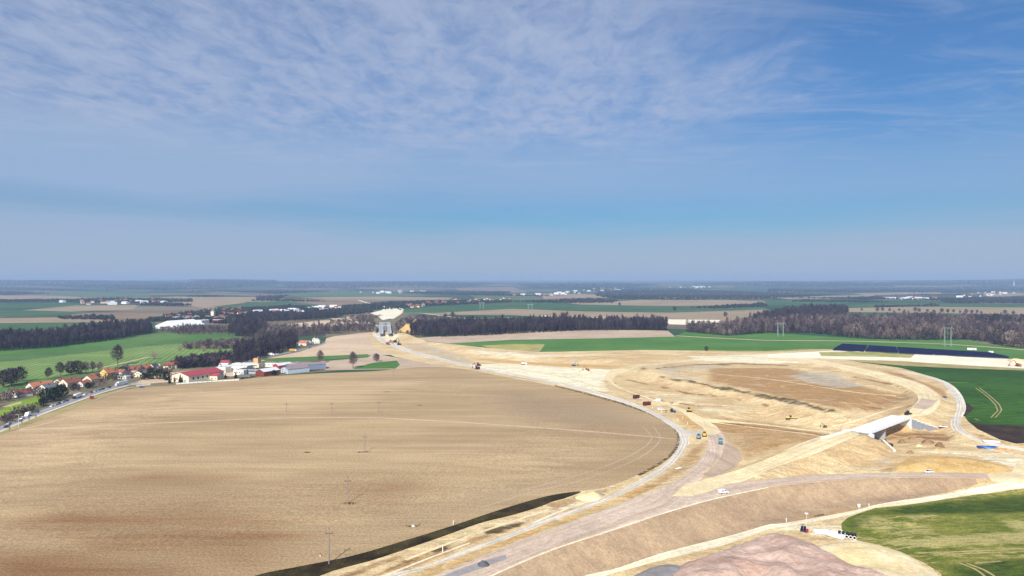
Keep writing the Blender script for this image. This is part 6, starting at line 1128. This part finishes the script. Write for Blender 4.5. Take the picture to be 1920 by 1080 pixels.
for k in (0, 1):
    x0, x1 = -2.3+k*1.15, -1.25+k*1.15; MB().add([(x0,-1.3,.9),(x1,-1.3,.9),(x1,.5,2.4),(x0,.5,2.4),(x0,-1.3,.8),(x1,-1.3,.8),(x1,.5,2.3),(x0,.5,2.3)], [(0,1,2,3),(7,6,5,4),(0,4,5,1),(1,5,6,2),(2,6,7,3),(3,7,4,0)]).build('solar_panel', MATS['solar_glass'], r)
wheels(r, (0,), .8, .3, .2); MB().box((1.6,0,.5), (1.6,.12,.12)).build('drawbar', PGR, r)
p = at(1610.5, 951); r = empty('sandbag', p, .4, 'white bulk bag leaning on the embankment foot', 'bag'); MB().box((0,0,.75), (1.5,1.3,1.6), taper=(.75,.7), shift=(.15,.1)).build('bag_body', WPL, r, True); MB().tube((-.3,0,1.5), (0,.1,1.95), .08, .06, 5).tube((0,.1,1.95), (.4,.1,1.5), .06, .08, 5).build('lifting_loop', PD, r)
o = MB().box((0,0,.15), (6,.5,.4)).box((.6,.1,.3), (3.6,.4,.3), rz=.05).build('timber_stack', mat('old_timber', A(110,84,62), .9, .2, 2)); o.location = at(1536, 967); o.rotation_euler = (0,0,R_(24)); tag(o, 'dark timber baulk lying along the embankment foot', 'timber')
o = MB().box((0,0,.08), (4.2,1.6,.2), rz=0).box((.1,0,.2), (3.8,1.2,.12)).build('foam_sheet', WPL); o.location = at(1272, 878); o.rotation_euler = (0,0,R_(42)); tag(o, 'white sheet lying on the verge between the two roads', 'sheet')
# traffic on the village road
def road_at(px, off=0.0):
    c = np.array(ROADC, float); y = float(np.interp(px, c[:, 0], c[:, 1])); p = at(px, y); q = at(px+4, float(np.interp(px+4, c[:, 0], c[:, 1]))); d = (q-p).normalized(); p = p+Vector((-d.y, d.x, 0))*off; return p, math.degrees(math.atan2(d.y, d.x))
def on_road(fn, px, off, rev, *a, **k):
    p, yaw = road_at(px, off); o = fn(0, 1000, yaw+(180 if rev else 0), *a, **k); o.location = (p.x, p.y, H([(p.x, p.y)])[0]); return o
on_road(car, 5, -2, True, PD, 'dark estate car cut by the left edge of the photo'); on_road(car, 22, 2, True, PS, 'silver car first behind the edge on the village road'); on_road(car, 47, 2, True, PW, 'white car near the street lamp on the village road'); on_road(van, 60, 3, True, PW, 'large white van with dark side by the lawn corner', 6.4, 2.3, 3.0, 'delivery_van'); on_road(car, 77, 3, True, PB, 'dark blue car following the large white van')
for x, m, l in ((107, PW, 'white car at the near end of the parked row'), (114, PS, 'silver car second in the parked row'), (120, PD, 'black car in the middle of the parked row'), (127, PS, 'pale car fourth in the parked row'), (134, PD, 'dark car at the far end of the parked row'), (168, PW, 'white car just beyond the white lorry'), (179, PR, 'red car parked beyond the white lorry'), (187, PS, 'silver car right of the red one'), (193, PLB, 'light blue car beyond the silver one'), (200, PD, 'dark car under the garden shrubs'), (212, PD, 'dark car before the long white lorry')): on_road(car, x, 4.0, True, m, l)
on_road(lorry, 151, 3, True, PD, PW, 'white box lorry with a dark cab passing the gardens', 13.0); on_road(lorry, 231, 2, True, PW, PW, 'long white articulated lorry near the road bend', 15.0); car(266, 727, 5, PB, 'small dark blue car at the field corner'); lorry(508, 667, 20, PW, PW, 'white lorry on the far road by the wood', 9.0); lorry(549, 659, 20, PW, PY, 'lorry with a yellow box on the far road', 10.0); car(581, 652, 20, PD, 'dark car on the far road near the villa'); car(519, 664.5, 20, PW, 'small white car between the lorries on the far road')
p = at(460, 709); r = empty('semi_trailer', p, R_(-4), 'grey box trailer parked before the dark roofed shed', 'trailer'); MB().box((0,0,2.5), (12.5,2.5,2.8)).build('cargo_box', PGR, r); MB().box((0,0,.95), (12,1.0,.3)).build('chassis', PD, r); wheels(r, (-4.5,-3.3,4.8), 1.0, .5, .3)
# ------------------------------------------------------------------ air
def build_haze():
    x, y0, y1, z0, z1 = 26000.0, -400.0, 19500.0, -60.0, 215.0
    mb = MB().box((0, (y0+y1)/2, (z0+z1)/2), (2*x, y1-y0, z1-z0))
    m = bpy.data.materials.new('haze'); m.use_nodes = True; nt = m.node_tree; nt.nodes.clear()
    o = nt.nodes.new('ShaderNodeOutputMaterial'); v = nt.nodes.new('ShaderNodeVolumePrincipled')
    v.inputs['Color'].default_value = (0.5, 0.69, 1.0, 1); v.inputs['Density'].default_value = 0.00008; v.inputs['Anisotropy'].default_value = 0.0
    nt.links.new(v.outputs[0], o.inputs['Volume'])
    ob = mb.build('haze', m); tag(ob, 'thin blue haze over the far farmland', None, None, 'stuff')
build_haze()
